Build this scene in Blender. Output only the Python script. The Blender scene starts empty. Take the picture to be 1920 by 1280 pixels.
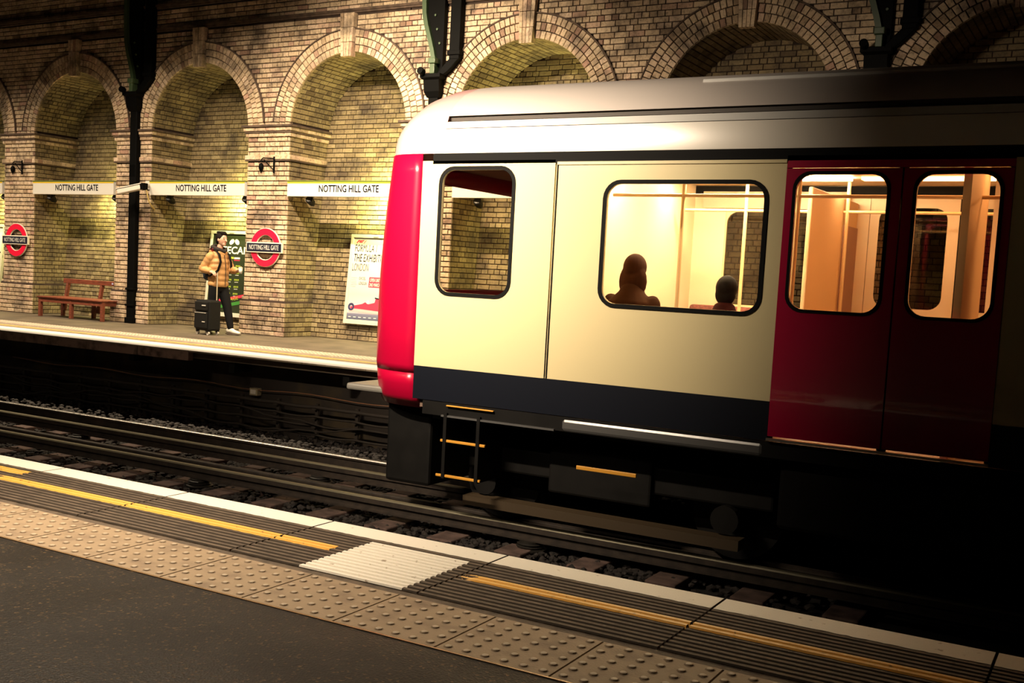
import bpy, math, random
from math import sin, cos, pi, radians, sqrt, atan2
from mathutils import Vector, Matrix

random.seed(7)
S = bpy.context.scene
COL = S.collection

# ------------------------------------------------------------------ camera
F, YAW, PITCH, ROLL = 2071.66, -0.54014, 0.090465, 0.0495666
CY, CH, PX, PY = -3.99778, 1.16537, 868.168, 699.751
fwd = Vector((sin(YAW)*cos(PITCH), cos(YAW)*cos(PITCH), -sin(PITCH)))
r0 = Vector((cos(YAW), -sin(YAW), 0)); u0 = r0.cross(fwd)
rt = cos(ROLL)*r0 + sin(ROLL)*u0; up = -sin(ROLL)*r0 + cos(ROLL)*u0
cd = bpy.data.cameras.new('camera'); co = bpy.data.objects.new('camera', cd); COL.objects.link(co)
co.matrix_world = Matrix(((rt.x, up.x, -fwd.x, 0), (rt.y, up.y, -fwd.y, CY), (rt.z, up.z, -fwd.z, CH), (0, 0, 0, 1)))
cd.sensor_width = 36; cd.lens = F*36/1920
cd.shift_x = (960-PX)/1920; cd.shift_y = (PY-640)/1920
cd.clip_end = 200
S.camera = co

# ------------------------------------------------------------------ world, lights, exposure
S.view_settings.view_transform = 'Standard'; S.view_settings.look = 'None'
S.view_settings.gamma = 1; S.view_settings.use_curve_mapping = False
S.view_settings.exposure = 0.0
S.cycles.use_denoising = True
S.cycles.max_bounces = 6; S.cycles.transparent_max_bounces = 12
S.cycles.sample_clamp_indirect = 4
w = bpy.data.worlds.new('night'); S.world = w; w.use_nodes = True
w.node_tree.nodes['Background'].inputs[0].default_value = (0.55, 0.5, 0.5, 1)
w.node_tree.nodes['Background'].inputs[1].default_value = 0.006

WARM = (1.0, 0.79, 0.54)
def area(name, loc, aim, sx, sy, power, col=WARM, spread=pi):
    l = bpy.data.lights.new(name, 'AREA'); l.shape = 'RECTANGLE'; l.size = sx; l.size_y = sy
    l.energy = power; l.color = col; l.spread = spread
    o = bpy.data.objects.new(name, l); COL.objects.link(o); o.location = loc
    d = Vector(aim).normalized(); z = -d; x = Vector((1, 0, 0)); x = (x - z*x.dot(z)).normalized(); y = z.cross(x)
    o.matrix_world = Matrix(((x.x, y.x, z.x, loc[0]), (x.y, y.y, z.y, loc[1]), (x.z, y.z, z.z, loc[2]), (0, 0, 0, 1)))
    return o
# luminaires over the far platform (x, power)
FAR_LAMPS = [(-24.0, 175, .27, 116), (-20.4, 165, .27, 116), (-17.4, 185, .27, 116), (-14.2, 215, .30, 118), (-11.4, 265, .44, 122), (-9.0, 470, .95, 108)]
FAR_LY, FAR_LZ = 6.45, 5.3
for lx, p, ay, sp in FAR_LAMPS:
    area('platform_light', (lx, FAR_LY, FAR_LZ), (-.05 if lx < -10 else -.06, ay, -1), 1.5, .14, p, WARM, radians(sp))
# luminaires over the near platform: louvred downlights, an angled one, and an unseen one added to light the train side
NEAR_LAMPS = [(-7.6, -1.0, 3.0, 75, (0, .05, -1), 130), (-4.0, -1.0, 3.0, 145, (-.12, .05, -1), 115),
              (-5.3, -.2, 3.7, 205, (.05, .86, -.38), 68), (-9.5, -.2, 3.9, 25, (.0, .8, -.6), 110)]
for lx, ly, lz, p, d_, sp in NEAR_LAMPS:
    area('near_platform_light', (lx, ly, lz), d_, 1.3, .14, p, (1, .80, .58), radians(sp))
# tubes tucked behind the name boards
NICHE_COL = (1.0, 0.90, 0.34)
NICHE_P = 88

# ------------------------------------------------------------------ helpers
def tag(o, label=None, cat=None, group=None, kind=None):
    if label: o['label'] = label
    if cat: o['category'] = cat
    if group: o['group'] = group
    if kind: o['kind'] = kind
    return o
def link(name, data, parent=None, loc=None):
    o = bpy.data.objects.new(name, data); COL.objects.link(o)
    if parent: o.parent = parent
    if loc is not None: o.location = loc
    return o
def thing(name, label, cat, loc=(0, 0, 0), rot=(0, 0, 0), group=None):
    o = bpy.data.objects.new(name, None); COL.objects.link(o); o.location = loc; o.rotation_euler = rot
    o.empty_display_size = .1
    return tag(o, label, cat, group)
def struct(name, label=None):
    o = bpy.data.objects.new(name, None); COL.objects.link(o); o['kind'] = 'structure'
    if label: o['label'] = label
    return o
def kids(o): return [c for c in bpy.data.objects if c.parent == o]
def copy_tree(o, parent=None):
    c = o.copy(); COL.objects.link(c); c.parent = parent
    for ch in KID.get(o.name, []): copy_tree(ch, c)
    return c
KID = {}
def reg(root):
    for o in bpy.data.objects:
        if o.parent: KID.setdefault(o.parent.name, [])
    for o in bpy.data.objects:
        if o.parent and o not in KID[o.parent.name]: KID[o.parent.name].append(o)

class MB:
    def __init__(s): s.v = []; s.f = []; s.m = []; s.t = []
    def add(s, vs, fs, mi=0, tone=None):
        b = len(s.v); s.v += [tuple(p) for p in vs]
        s.f += [tuple(b+i for i in f) for f in fs]; s.m += [mi]*len(fs)
        s.t += [random.random() if tone is None else tone]*len(vs)
    def box(s, x0, x1, y0, y1, z0, z1, mi=0):
        s.add([(x0,y0,z0),(x1,y0,z0),(x1,y1,z0),(x0,y1,z0),(x0,y0,z1),(x1,y0,z1),(x1,y1,z1),(x0,y1,z1)],
              [(0,3,2,1),(4,5,6,7),(0,1,5,4),(1,2,6,5),(2,3,7,6),(3,0,4,7)], mi); return s
    def brick(s, P, U, V, N, w, h, d, ch=.004, tone=None):
        # front face centred on P, spanned by U (w) and V (h), normal N, depth d
        a, b = w/2, h/2
        pts = [P+N*0+U*(i*(a-ch))+V*(j*(b-ch)) for i, j in ((-1,-1),(1,-1),(1,1),(-1,1))]
        pts += [P-N*ch+U*(i*a)+V*(j*b) for i, j in ((-1,-1),(1,-1),(1,1),(-1,1))]
        pts += [P-N*d+U*(i*a)+V*(j*b) for i, j in ((-1,-1),(1,-1),(1,1),(-1,1))]
        fs = [(0,1,2,3)] + [(4+i, 4+(i+1)%4, (i+1)%4, i) for i in range(4)] + [(8+i, 8+(i+1)%4, 4+(i+1)%4, 4+i) for i in range(4)]
        s.add(pts, fs, 0, tone)
    def bar(s, a, b, w, h, upv=(0,0,1), mi=0, bevel=0):
        a = Vector(a); b = Vector(b); d = (b-a).normalized(); upv = Vector(upv)
        x = d.cross(upv)
        if x.length < 1e-4: x = d.cross(Vector((1,0,0)))
        x.normalize(); y = x.cross(d).normalized()
        q = [(-1,-1),(1,-1),(1,1),(-1,1)]
        s.add([a+x*(i*w/2)+y*(j*h/2) for i,j in q]+[b+x*(i*w/2)+y*(j*h/2) for i,j in q],
              [(0,1,2,3),(7,6,5,4),(0,4,5,1),(1,5,6,2),(2,6,7,3),(3,7,4,0)], mi); return s
    def tube(s, pts, r, seg=8, caps=True, mi=0, flat=None):
        pts = [Vector(p) for p in pts]; n = len(pts)
        rs = r if isinstance(r, (list, tuple)) else [r]*n
        ref = None; vs = []
        for i, p in enumerate(pts):
            d = (pts[min(i+1, n-1)]-pts[max(i-1, 0)]).normalized()
            if ref is None:
                ref = d.cross(Vector((0,0,1)))
                if ref.length < .05: ref = d.cross(Vector((1,0,0)))
            x = (ref - d*ref.dot(d)).normalized(); ref = x; y = d.cross(x)
            rr = rs[i] if isinstance(rs[i], (list, tuple)) else (rs[i], rs[i])
            vs += [p + x*(rr[0]*cos(2*pi*k/seg)) + y*(rr[1]*sin(2*pi*k/seg)) for k in range(seg)]
        fs = [(i*seg+k, i*seg+(k+1)%seg, (i+1)*seg+(k+1)%seg, (i+1)*seg+k) for i in range(n-1) for k in range(seg)]
        if caps: fs += [tuple(reversed(range(seg))), tuple((n-1)*seg+k for k in range(seg))]
        s.add(vs, fs, mi); return s
    def rings(s, rings, closed=True, caps=True, mi=0):
        m = len(rings[0]); vs = [p for r in rings for p in r]; fs = []
        K = m if closed else m-1
        for i in range(len(rings)-1):
            for k in range(K): fs.append((i*m+k, i*m+(k+1)%m, (i+1)*m+(k+1)%m, (i+1)*m+k))
        if caps and closed: fs += [tuple(reversed(range(m))), tuple((len(rings)-1)*m+k for k in range(m))]
        s.add(vs, fs, mi); return s
    def ell(s, c, r, seg=16, rg=10, mi=0, fn=None):
        c = Vector(c); rings = []
        for i in range(rg+1):
            t = pi*i/rg; t = min(max(t, .04), pi-.04)
            ring = []
            for k in range(seg):
                a = 2*pi*k/seg; p = Vector((sin(t)*cos(a), sin(t)*sin(a), -cos(t)))
                q = Vector((p.x*r[0], p.y*r[1], p.z*r[2]))
                if fn: q = fn(p, q)
                ring.append(c+q)
            rings.append(ring)
        s.rings(rings, mi=mi); return s
    def mesh(s, name, mats, smooth=False, auto=False):
        me = bpy.data.meshes.new(name); me.from_pydata(s.v, [], s.f)
        mats = mats if isinstance(mats, (list, tuple)) else [mats]
        for m in mats: me.materials.append(m)
        if len(mats) > 1: me.polygons.foreach_set('material_index', s.m)
        at = me.attributes.new('tone', 'FLOAT', 'POINT'); at.data.foreach_set('value', s.t)
        if smooth: me.polygons.foreach_set('use_smooth', [True]*len(s.f))
        me.update()
        return me
    def build(s, name, mats, parent=None, smooth=False, bevel=0, loc=None):
        o = link(name, s.mesh(name, mats, smooth), parent, loc)
        if bevel:
            b = o.modifiers.new('bevel', 'BEVEL'); b.width = bevel; b.segments = 2; b.limit_method = 'ANGLE'
        return o

def extrude_profile(mb, prof, x0, x1, mi=0, closed=True, n=1):
    xs = [x0+(x1-x0)*i/n for i in range(n+1)]
    mb.rings([[(x, y, z) for y, z in prof] for x in xs], closed, closed, mi)

# ------------------------------------------------------------------ materials
MATS = {}
def N(t, ty, **k):
    n = t.nodes.new(ty)
    for a, b in k.items(): setattr(n, a, b)
    return n
def mat(name, col, rough=.5, metal=0, noise=.0, nscale=8, bump=0, bscale=40, col2=None, emit=None, estr=0, coat=0, spec=.5, stretch=None, lo=.4, hi=.65):
    if name in MATS: return MATS[name]
    m = bpy.data.materials.new(name); m.use_nodes = True; t = m.node_tree; b = t.nodes['Principled BSDF']
    b.inputs['Base Color'].default_value = (*col, 1); b.inputs['Roughness'].default_value = rough
    b.inputs['Metallic'].default_value = metal; b.inputs['Specular IOR Level'].default_value = spec
    b.inputs['Coat Weight'].default_value = coat
    tc = N(t, 'ShaderNodeNewGeometry'); vec = tc.outputs['Position']
    if stretch:
        mp = N(t, 'ShaderNodeMapping'); mp.inputs['Scale'].default_value = stretch
        t.links.new(vec, mp.inputs[0]); vec = mp.outputs[0]
    if noise or col2:
        nz = N(t, 'ShaderNodeTexNoise'); nz.inputs['Scale'].default_value = nscale; nz.inputs['Detail'].default_value = 6
        t.links.new(vec, nz.inputs['Vector'])
        mr = N(t, 'ShaderNodeMapRange'); mr.inputs[1].default_value = lo; mr.inputs[2].default_value = hi
        t.links.new(nz.outputs[0], mr.inputs[0])
        mx = N(t, 'ShaderNodeMix', data_type='RGBA')
        c2 = col2 or tuple(c*(1-noise) for c in col)
        mx.inputs[6].default_value = (*col, 1); mx.inputs[7].default_value = (*c2, 1)
        t.links.new(mr.outputs[0], mx.inputs[0]); t.links.new(mx.outputs[2], b.inputs['Base Color'])
    if bump:
        nb = N(t, 'ShaderNodeTexNoise'); nb.inputs['Scale'].default_value = bscale; nb.inputs['Detail'].default_value = 5
        t.links.new(vec, nb.inputs['Vector'])
        bp = N(t, 'ShaderNodeBump'); bp.inputs['Strength'].default_value = bump; bp.inputs['Distance'].default_value = .01
        t.links.new(nb.outputs[0], bp.inputs['Height']); t.links.new(bp.outputs[0], b.inputs['Normal'])
    if emit:
        b.inputs['Emission Color'].default_value = (*emit, 1); b.inputs['Emission Strength'].default_value = estr
    MATS[name] = m; return m

def brick_mat(name, ramp, dirt=(.05, .035, .025), dirt_amt=.8, rough=.85):
    m = bpy.data.materials.new(name); m.use_nodes = True; t = m.node_tree; b = t.nodes['Principled BSDF']
    L = t.links.new
    at = N(t, 'ShaderNodeAttribute', attribute_name='tone'); oi = N(t, 'ShaderNodeObjectInfo')
    ad = N(t, 'ShaderNodeMath', operation='ADD'); L(at.outputs['Fac'], ad.inputs[0]); L(oi.outputs['Random'], ad.inputs[1])
    fr = N(t, 'ShaderNodeMath', operation='FRACT'); L(ad.outputs[0], fr.inputs[0])
    cr = N(t, 'ShaderNodeValToRGB'); L(fr.outputs[0], cr.inputs[0])
    el = cr.color_ramp.elements
    el[0].position = 0; el[0].color = (*ramp[0][1], 1); el[1].position = 1; el[1].color = (*ramp[-1][1], 1)
    for p, c in ramp[1:-1]:
        e = el.new(p); e.color = (*c, 1)
    g = N(t, 'ShaderNodeNewGeometry')
    n1 = N(t, 'ShaderNodeTexNoise'); n1.inputs['Scale'].default_value = 2.2; n1.inputs['Detail'].default_value = 7; n1.inputs['Roughness'].default_value = .65
    L(g.outputs['Position'], n1.inputs['Vector'])
    mr = N(t, 'ShaderNodeMapRange'); mr.inputs[1].default_value = .47; mr.inputs[2].default_value = .66; mr.inputs[4].default_value = dirt_amt
    L(n1.outputs[0], mr.inputs[0])
    mx = N(t, 'ShaderNodeMix', data_type='RGBA'); L(mr.outputs[0], mx.inputs[0]); L(cr.outputs[0], mx.inputs[6]); mx.inputs[7].default_value = (*dirt, 1)
    n2 = N(t, 'ShaderNodeTexNoise'); n2.inputs['Scale'].default_value = 32; n2.inputs['Detail'].default_value = 6; n2.inputs['Roughness'].default_value = .7
    L(g.outputs['Position'], n2.inputs['Vector'])
    m2 = N(t, 'ShaderNodeMapRange'); m2.inputs[1].default_value = .50; m2.inputs[2].default_value = .72; m2.inputs[4].default_value = .75
    L(n2.outputs[0], m2.inputs[0])
    mx2 = N(t, 'ShaderNodeMix', data_type='RGBA'); L(m2.outputs[0], mx2.inputs[0]); L(mx.outputs[2], mx2.inputs[6]); mx2.inputs[7].default_value = (*dirt, 1)
    L(mx2.outputs[2], b.inputs['Base Color']); b.inputs['Roughness'].default_value = rough
    bp = N(t, 'ShaderNodeBump'); bp.inputs['Strength'].default_value = .5; bp.inputs['Distance'].default_value = .008
    L(n2.outputs[0], bp.inputs['Height']); L(bp.outputs[0], b.inputs['Normal'])
    MATS[name] = m; return m

FRONT_RAMP = [(0, (.33, .23, .14)), (.12, (.50, .37, .24)), (.35, (.64, .50, .34)), (.5, (.52, .39, .26)), (.65, (.60, .46, .30)), (.8, (.66, .50, .36)), (.92, (.56, .40, .28)), (.97, (.42, .25, .18)), (1, (.24, .15, .10))]
NICHE_SHADE_RAMP = [(0, (.17, .125, .065)), (.3, (.28, .215, .115)), (.55, (.21, .155, .08)), (.8, (.33, .26, .14)), (1, (.115, .08, .045))]  # dirty brick tones darkened further: the niche shade is in the colour
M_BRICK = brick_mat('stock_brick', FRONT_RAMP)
M_BRICKN = brick_mat('niche_brick_shaded', NICHE_SHADE_RAMP, dirt_amt=.85)
M_MORTAR = mat('sooty_mortar', (.045, .026, .018), .95, noise=.5, nscale=5)
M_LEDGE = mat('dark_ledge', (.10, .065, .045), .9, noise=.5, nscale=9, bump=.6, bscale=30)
M_RED = mat('train_red', (.52, .002, .04), .3, coat=.3)
M_DOOR = mat('door_red', (.42, .002, .045), .25, coat=.4)
M_CREAM = mat('train_cream', (.80, .69, .40), .28, coat=.3)
M_WHITE = mat('train_white', (.82, .78, .70), .25, coat=.3)
M_ROOF = mat('train_roof', (.55, .50, .47), .4)
M_CAP = mat('nose_cap', (.78, .46, .44), .3, coat=.3)
M_BAND = mat('roof_band', (.66, .66, .64), .3)
M_BLUE = mat('skirt_blue', (.007, .009, .016), .4, spec=.3)
M_BLACK = mat('black_rubber', (.004, .004, .004), .7, spec=.15)
M_DARK = mat('underframe', (.006, .0055, .005), .65, noise=.5, nscale=6, spec=.25)
M_SILVER = mat('silver_case', (.22, .22, .22), .35, metal=.6)
M_GLINT = mat('glint_gold', (.80, .38, .05), .4)
M_STEEL = mat('rail_steel', (.70, .66, .60), .36, metal=1)
M_RUST = mat('rail_rust', (.035, .025, .018), .75, noise=.5, nscale=12)
M_COND = mat('conductor_top', (.20, .18, .12), .45, metal=.4, noise=.3, nscale=3, stretch=(.2, 6, 6))
M_SLEEP = mat('sleeper', (.14, .09, .075), .85, noise=.6, nscale=7, bump=.5, bscale=25)
M_BALL = mat('ballast', (.030, .024, .021), .8, noise=.7, nscale=18)
M_BED = mat('track_bed', (.012, .010, .008), .95)
M_POT = mat('insulator', (.018, .016, .013), .5, noise=.4, nscale=20)
M_CABLE = mat('cable', (.035, .028, .022), .6)
M_CONC = mat('fascia', (.26, .17, .13), .85, col2=(.07, .045, .035), nscale=7, bump=.5, lo=.45, hi=.7)
M_COPF = mat('far_coping', (.30, .24, .17), .7, noise=.3)
M_SLAB = mat('ribbed_slab', (.12, .088, .06), .75, noise=.45, nscale=14, bump=.4, bscale=80)
M_GROOVE = mat('slab_groove', (.055, .041, .028), .9)
M_LINE = mat('white_paint', (.84, .80, .70), .55, col2=(.36, .28, .20), nscale=26, lo=.66, hi=.74, bump=.25, bscale=120)
M_YLINE = mat('yellow_line_paint', (.82, .47, .10), .5, col2=(.34, .2, .06), nscale=34, lo=.63, hi=.74, bump=.25, bscale=120)
M_TACT = mat('tactile_tile', (.31, .23, .145), .65, col2=(.13, .09, .06), nscale=7, bump=.3, bscale=110, lo=.50, hi=.85)
M_FPLAT = mat('far_paving', (.115, .088, .06), .7, noise=.4, nscale=2.5, bump=.3, bscale=60)
M_IRON = mat('black_iron', (.0025, .0025, .0025), .6, spec=.05)
M_GREEN = mat('green_iron', (.045, .075, .035), .4)
M_SIGNW = mat('sign_enamel', (.62, .61, .57), .4, spec=.2)
M_SIGNY = mat('sign_yellow', (.80, .55, .05), .35)
M_SIGNG = mat('sign_green', (.12, .17, .03), .5)
M_INK = mat('sign_ink', (.006, .006, .01), .8, spec=.05)
M_RRED = mat('roundel_red', (.74, .012, .05), .3)
M_NAVY = mat('roundel_navy', (.012, .014, .03), .3)
M_CREAMB = mat('cream_border', (.80, .74, .62), .4)
M_WOOD = mat('bench_wood', (.22, .055, .028), .5, col2=(.11, .03, .016), nscale=6, stretch=(1.5, 12, 12), bump=.2)
M_GREY = mat('camera_grey', (.62, .58, .52), .35)
M_PFRAME = mat('poster_frame', (.52, .51, .43), .4)

def glass_mat(name, tint=(1, 1, 1), refl=1.0):
    m = bpy.data.materials.new(name); m.use_nodes = True; t = m.node_tree
    for n in list(t.nodes):
        if n.type != 'OUTPUT_MATERIAL': t.nodes.remove(n)
    out = [n for n in t.nodes if n.type == 'OUTPUT_MATERIAL'][0]
    tr = N(t, 'ShaderNodeBsdfTransparent'); tr.inputs[0].default_value = (*tint, 1)
    gl = N(t, 'ShaderNodeBsdfGlossy'); gl.inputs['Roughness'].default_value = .03
    fr = N(t, 'ShaderNodeFresnel'); fr.inputs[0].default_value = 1.5
    mx = N(t, 'ShaderNodeMixShader'); L = t.links.new
    L(fr.outputs[0], mx.inputs[0]); L(tr.outputs[0], mx.inputs[1]); L(gl.outputs[0], mx.inputs[2]); L(mx.outputs[0], out.inputs[0])
    return m
M_GLASS = glass_mat('window_glass', (.97, .95, .90))
M_TINT = glass_mat('tinted_glass', (.55, .48, .40))

# ------------------------------------------------------------------ flat shapes with holes and text
def flat(name, outer, holes, thick, mats, parent=None, loc=(0,0,0)):
    """outline in (x,z), facing -Y, thickness along +Y"""
    cu = bpy.data.curves.new(name, 'CURVE'); cu.dimensions = '2D'; cu.fill_mode = 'BOTH'; cu.extrude = thick/2
    for pts in [outer]+holes:
        sp = cu.splines.new('POLY'); sp.points.add(len(pts)-1)
        for i, (x, z) in enumerate(pts): sp.points[i].co = (x, z, 0, 1)
        sp.use_cyclic_u = True
    return curve_to_mesh(name, cu, mats, parent, loc)
def curve_to_mesh(name, cu, mats, parent, loc):
    tmp = bpy.data.objects.new('tmp', cu); COL.objects.link(tmp)
    bpy.context.view_layer.update()
    me = bpy.data.meshes.new_from_object(tmp.evaluated_get(bpy.context.evaluated_depsgraph_get()))
    bpy.data.objects.remove(tmp); me.name = name
    me.transform(Matrix.Rotation(pi/2, 4, 'X')); me.materials.clear()
    for m in (mats if isinstance(mats, (list, tuple)) else [mats]): me.materials.append(m)
    return link(name, me, parent, loc)
def rrect(x0, x1, z0, z1, r, n=6):
    pts = []
    for cx, cz, a in ((x1-r, z1-r, 0), (x0+r, z1-r, 90), (x0+r, z0+r, 180), (x1-r, z0+r, 270)):
        pts += [(cx+r*cos(radians(a+90*i/n)), cz+r*sin(radians(a+90*i/n))) for i in range(n+1)]
    return pts
def circ(cx, cz, r, n=48): return [(cx+r*cos(2*pi*i/n), cz+r*sin(2*pi*i/n)) for i in range(n)]
def text(s, m, parent, cx, z, y, width, height, name='lettering', shear=0, thick=.002, offset=0, left=None):
    cu = bpy.data.curves.new(name, 'FONT'); cu.body = s; cu.size = 1; cu.extrude = thick/2; cu.shear = shear; cu.resolution_u = 3
    cu.offset = offset
    o = curve_to_mesh(name, cu, m, parent, (0, 0, 0)); me = o.data
    xs = [v.co.x for v in me.vertices]; zs = [v.co.z for v in me.vertices]
    x0, x1, z0, z1 = min(xs), max(xs), min(zs), max(zs)
    for v in me.vertices:
        v.co.x = (v.co.x-x0)/(x1-x0)*width + (cx-width/2 if left is None else left)
        v.co.z = (v.co.z-z0)/(z1-z0)*height + z
        v.co.y = v.co.y + y if thick < .01 else v.co.y+y
    return o

# ------------------------------------------------------------------ projection (to choose which bricks show largest)
def px(P):
    d = Vector(P) - Vector((0, CY, CH)); z = d.dot(fwd)
    return PX+F*d.dot(rt)/z, PY-F*d.dot(up)/z, z

# ================================================================== SETTING: the arcaded wall
PITCHX = 3.075; P0 = -18.2; PW = .44; WY = 9.70
PIERS = [P0+PITCHX*k for k in range(-1, 7)]
BAYS = [p+PITCHX/2 for p in PIERS[:-1]]           # centres of the openings
ZI = 3.36; AC = 3.32; R0 = 1.095; RW = .112; CR = .0775
ZT = 6.2
def backY(z): return 10.33+.1*z
wall = struct('wall_far', 'sooty yellow brick retaining wall with a row of deep round arches')
XL, XR = PIERS[0]-PW-1.3, PIERS[-1]+PW+.2

core = MB()
CO = .014
# piers
for p in PIERS:
    a, b = p-PW+CO, p+PW-CO
    core.box(a, b, WY+CO, 11.2, -.05, ZI)
# spandrel front + soffit + back
NS = 28
for c in BAYS:
    half = PITCHX/2
    xs = [c-(R0+CO)*cos(pi*i/NS) for i in range(NS+1)]
    zs = [AC+sqrt(max(0, (R0+CO)**2-(x-c)**2)) for x in xs]
    for i in range(NS):
        core.add([(xs[i], WY+CO, zs[i]), (xs[i+1], WY+CO, zs[i+1]), (xs[i+1], WY+CO, ZT), (xs[i], WY+CO, ZT)], [(0,1,2,3)])
        core.add([(xs[i], WY+CO, zs[i]), (xs[i+1], WY+CO, zs[i+1]), (xs[i+1], 11.2, zs[i+1]), (xs[i], 11.2, zs[i])], [(3,2,1,0)])
        core.add([(xs[i], backY(0)+CO, 0), (xs[i+1], backY(0)+CO, 0), (xs[i+1], backY(zs[i+1])+CO, zs[i+1]), (xs[i], backY(zs[i])+CO, zs[i])], [(0,1,2,3)])
for p in PIERS:
    core.add([(p-PW-.01, WY+CO, ZI-.05), (p+PW+.01, WY+CO, ZI-.05), (p+PW+.01, WY+CO, ZT), (p-PW-.01, WY+CO, ZT)], [(0,1,2,3)])
core.add([(XL, WY+CO, 0), (PIERS[0]-PW, WY+CO, 0), (PIERS[0]-PW, WY+CO, ZT), (XL, WY+CO, ZT)], [(0,1,2,3)])
core.box(XL, XR, 11.0, 11.2, -.05, ZT)
core.build('mortar', M_MORTAR, wall)

fb = []       # candidate front bricks (P, w, h)
nb = MB()     # niche brickwork
def lay_row(u0, u1, row, emit, L=.212, H=.106, jit=.004):
    if u1-u0 < .03: return
    st = L if row % 2 == 0 else H
    if row % 2 == 1 and random.random() < .25: st = L
    u = math.floor(u0/L)*L - (H/2 if row % 2 else 0)
    cuts = [u0]
    while u < u1:
        if u > u0+.03 and u < u1-.03: cuts.append(u+random.uniform(-jit, jit))
        u += st if random.random() > .12 else (H if st == L else L)
    cuts.append(u1)
    for a, b in zip(cuts, cuts[1:]): emit((a+b)/2, b-a-.012)
NY = Vector((0, -1, 0)); UX = Vector((1, 0, 0)); UZ = Vector((0, 0, 1))
def front_row(x0, x1, z0, row, proud=0, h=CR):
    lay_row(x0, x1, row, lambda u, wd: fb.append((Vector((u, WY-proud-random.uniform(0, .005), z0+h/2)), wd, h-.012)))
RO = R0+3*RW+.012
row = 0; z = 0.0
while z < ZT-.02:
    zm = z+CR/2
    if zm < ZI-.02:
        pr = .045 if zm < .53 else .02 if zm < .60 else 0
        skip = (2.80 < zm < 2.89) or zm > 3.18
        if not skip:
            for p in PIERS: front_row(p-PW-pr, p+PW+pr, z, row, pr)
    else:
        segs = []; last = XL
        for c in BAYS:
            d = RO**2-(zm-AC)**2
            if d > 0: segs.append((last, c-sqrt(d))); last = c+sqrt(d)
        segs.append((last, XR))
        # keystones
        out = []
        for a, b in segs:
            for c in BAYS:
                if 4.40 < zm < 5.0 and a < c < b:
                    kw = .115+.03*(zm-4.4)/.6; out.append((a, c-kw)); a = c+kw
            out.append((a, b))
        for a, b in out:
            if 4.985 < zm < 5.06 or 5.36 < zm < 5.44: continue
            front_row(a, b, z, row)
    row += 1; z += CR
# pick the 300 that show largest as parts of their own
def vis(P):
    x, y, d = px(P)
    roof = 195 - (x-780)*.068
    return 0 < x < 1700 and y > 0 and (x < 700 or y < roof) and d < 40
cand = sorted([i for i, (P, wd, h) in enumerate(fb) if vis(P) and wd > .09], key=lambda i: (fb[i][0]-Vector((0, CY, CH))).length)
pick = set(cand[:300])
ub = MB(); ub.brick(Vector((0,0,0)), UX, UZ, NY, .21, .06, .06, tone=0); unit = ub.mesh('brick', M_BRICK)
rest = MB()
for i, (P, wd, h) in enumerate(fb):
    if i in pick:
        o = link('brick', unit, wall, P); o.scale = (wd/.21, 1, h/.06); o.rotation_euler = (0, random.uniform(-.014, .014), random.uniform(-.012, .012))
    else:
        a_ = random.uniform(-.015, .015); U_ = Vector((cos(a_), 0, sin(a_))); rest.brick(P, U_, Vector((-sin(a_), 0, cos(a_))), NY, wd, h-random.uniform(0, .004), .03, ch=.006)
tag(rest.build('brickwork', M_BRICK, wall), kind='stuff')
# voussoirs: three rings per arch, the two best-seen arches as single pieces
vm = []
for r in range(3):
    rr = R0+r*RW; n = int(pi*(rr+RW/2)/.080)
    da = pi/n; g = .006
    wi = (rr*da-2*g)/2; wo = ((rr+RW)*da-2*g)/2; ch = .004
    mb = MB(); y0 = -.018-.008*(r == 2)
    a = [(-wi, rr+g), (wi, rr+g), (wo, rr+RW-g), (-wo, rr+RW-g)]
    cx, cz = 0, rr+RW/2
    ins = [(x*(1-ch/.03), cz+(zz-cz)*(1-ch/.05)) for x, zz in a]
    mb.add([(x, y0, zz) for x, zz in ins]+[(x, y0+ch, zz) for x, zz in a]+[(x, .05, zz) for x, zz in a],
           [(0,1,2,3)]+[(4+i, 4+(i+1)%4, (i+1)%4, i) for i in range(4)]+[(8+i, 8+(i+1)%4, 4+(i+1)%4, 4+i) for i in range(4)], tone=0)
    vm.append((mb, mb.mesh('voussoir', M_BRICK), n, rr))
sv = MB(); nv = 0
for bi, c in enumerate(BAYS):
    for r, (mb, me, n, rr) in enumerate(vm):
        for k in range(n):
            th = pi*(k+.5)/n
            if abs(cos(th)*(rr+RW/2)) < .125 and sin(th) > 0: continue
            if AC+sin(th)*(rr) < ZI-.01: continue
            single = bi in (3, 4) and nv < 300 and AC+sin(th)*rr > (3.36 if bi == 3 else 3.8)
            ang = pi/2-th; j = random.uniform(0, .006)
            if single:
                nv += 1
                o = link('voussoir', me, wall, (c, WY-j, AC)); o.rotation_euler = (0, ang, 0)
            else:
                R = Matrix.Rotation(ang, 3, 'Y'); T = Vector((c, WY-j, AC))
                sv.add([R @ Vector(v)+T for v in mb.v], mb.f)
tag(sv.build('voussoirs', M_BRICK, wall), kind='stuff')
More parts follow.
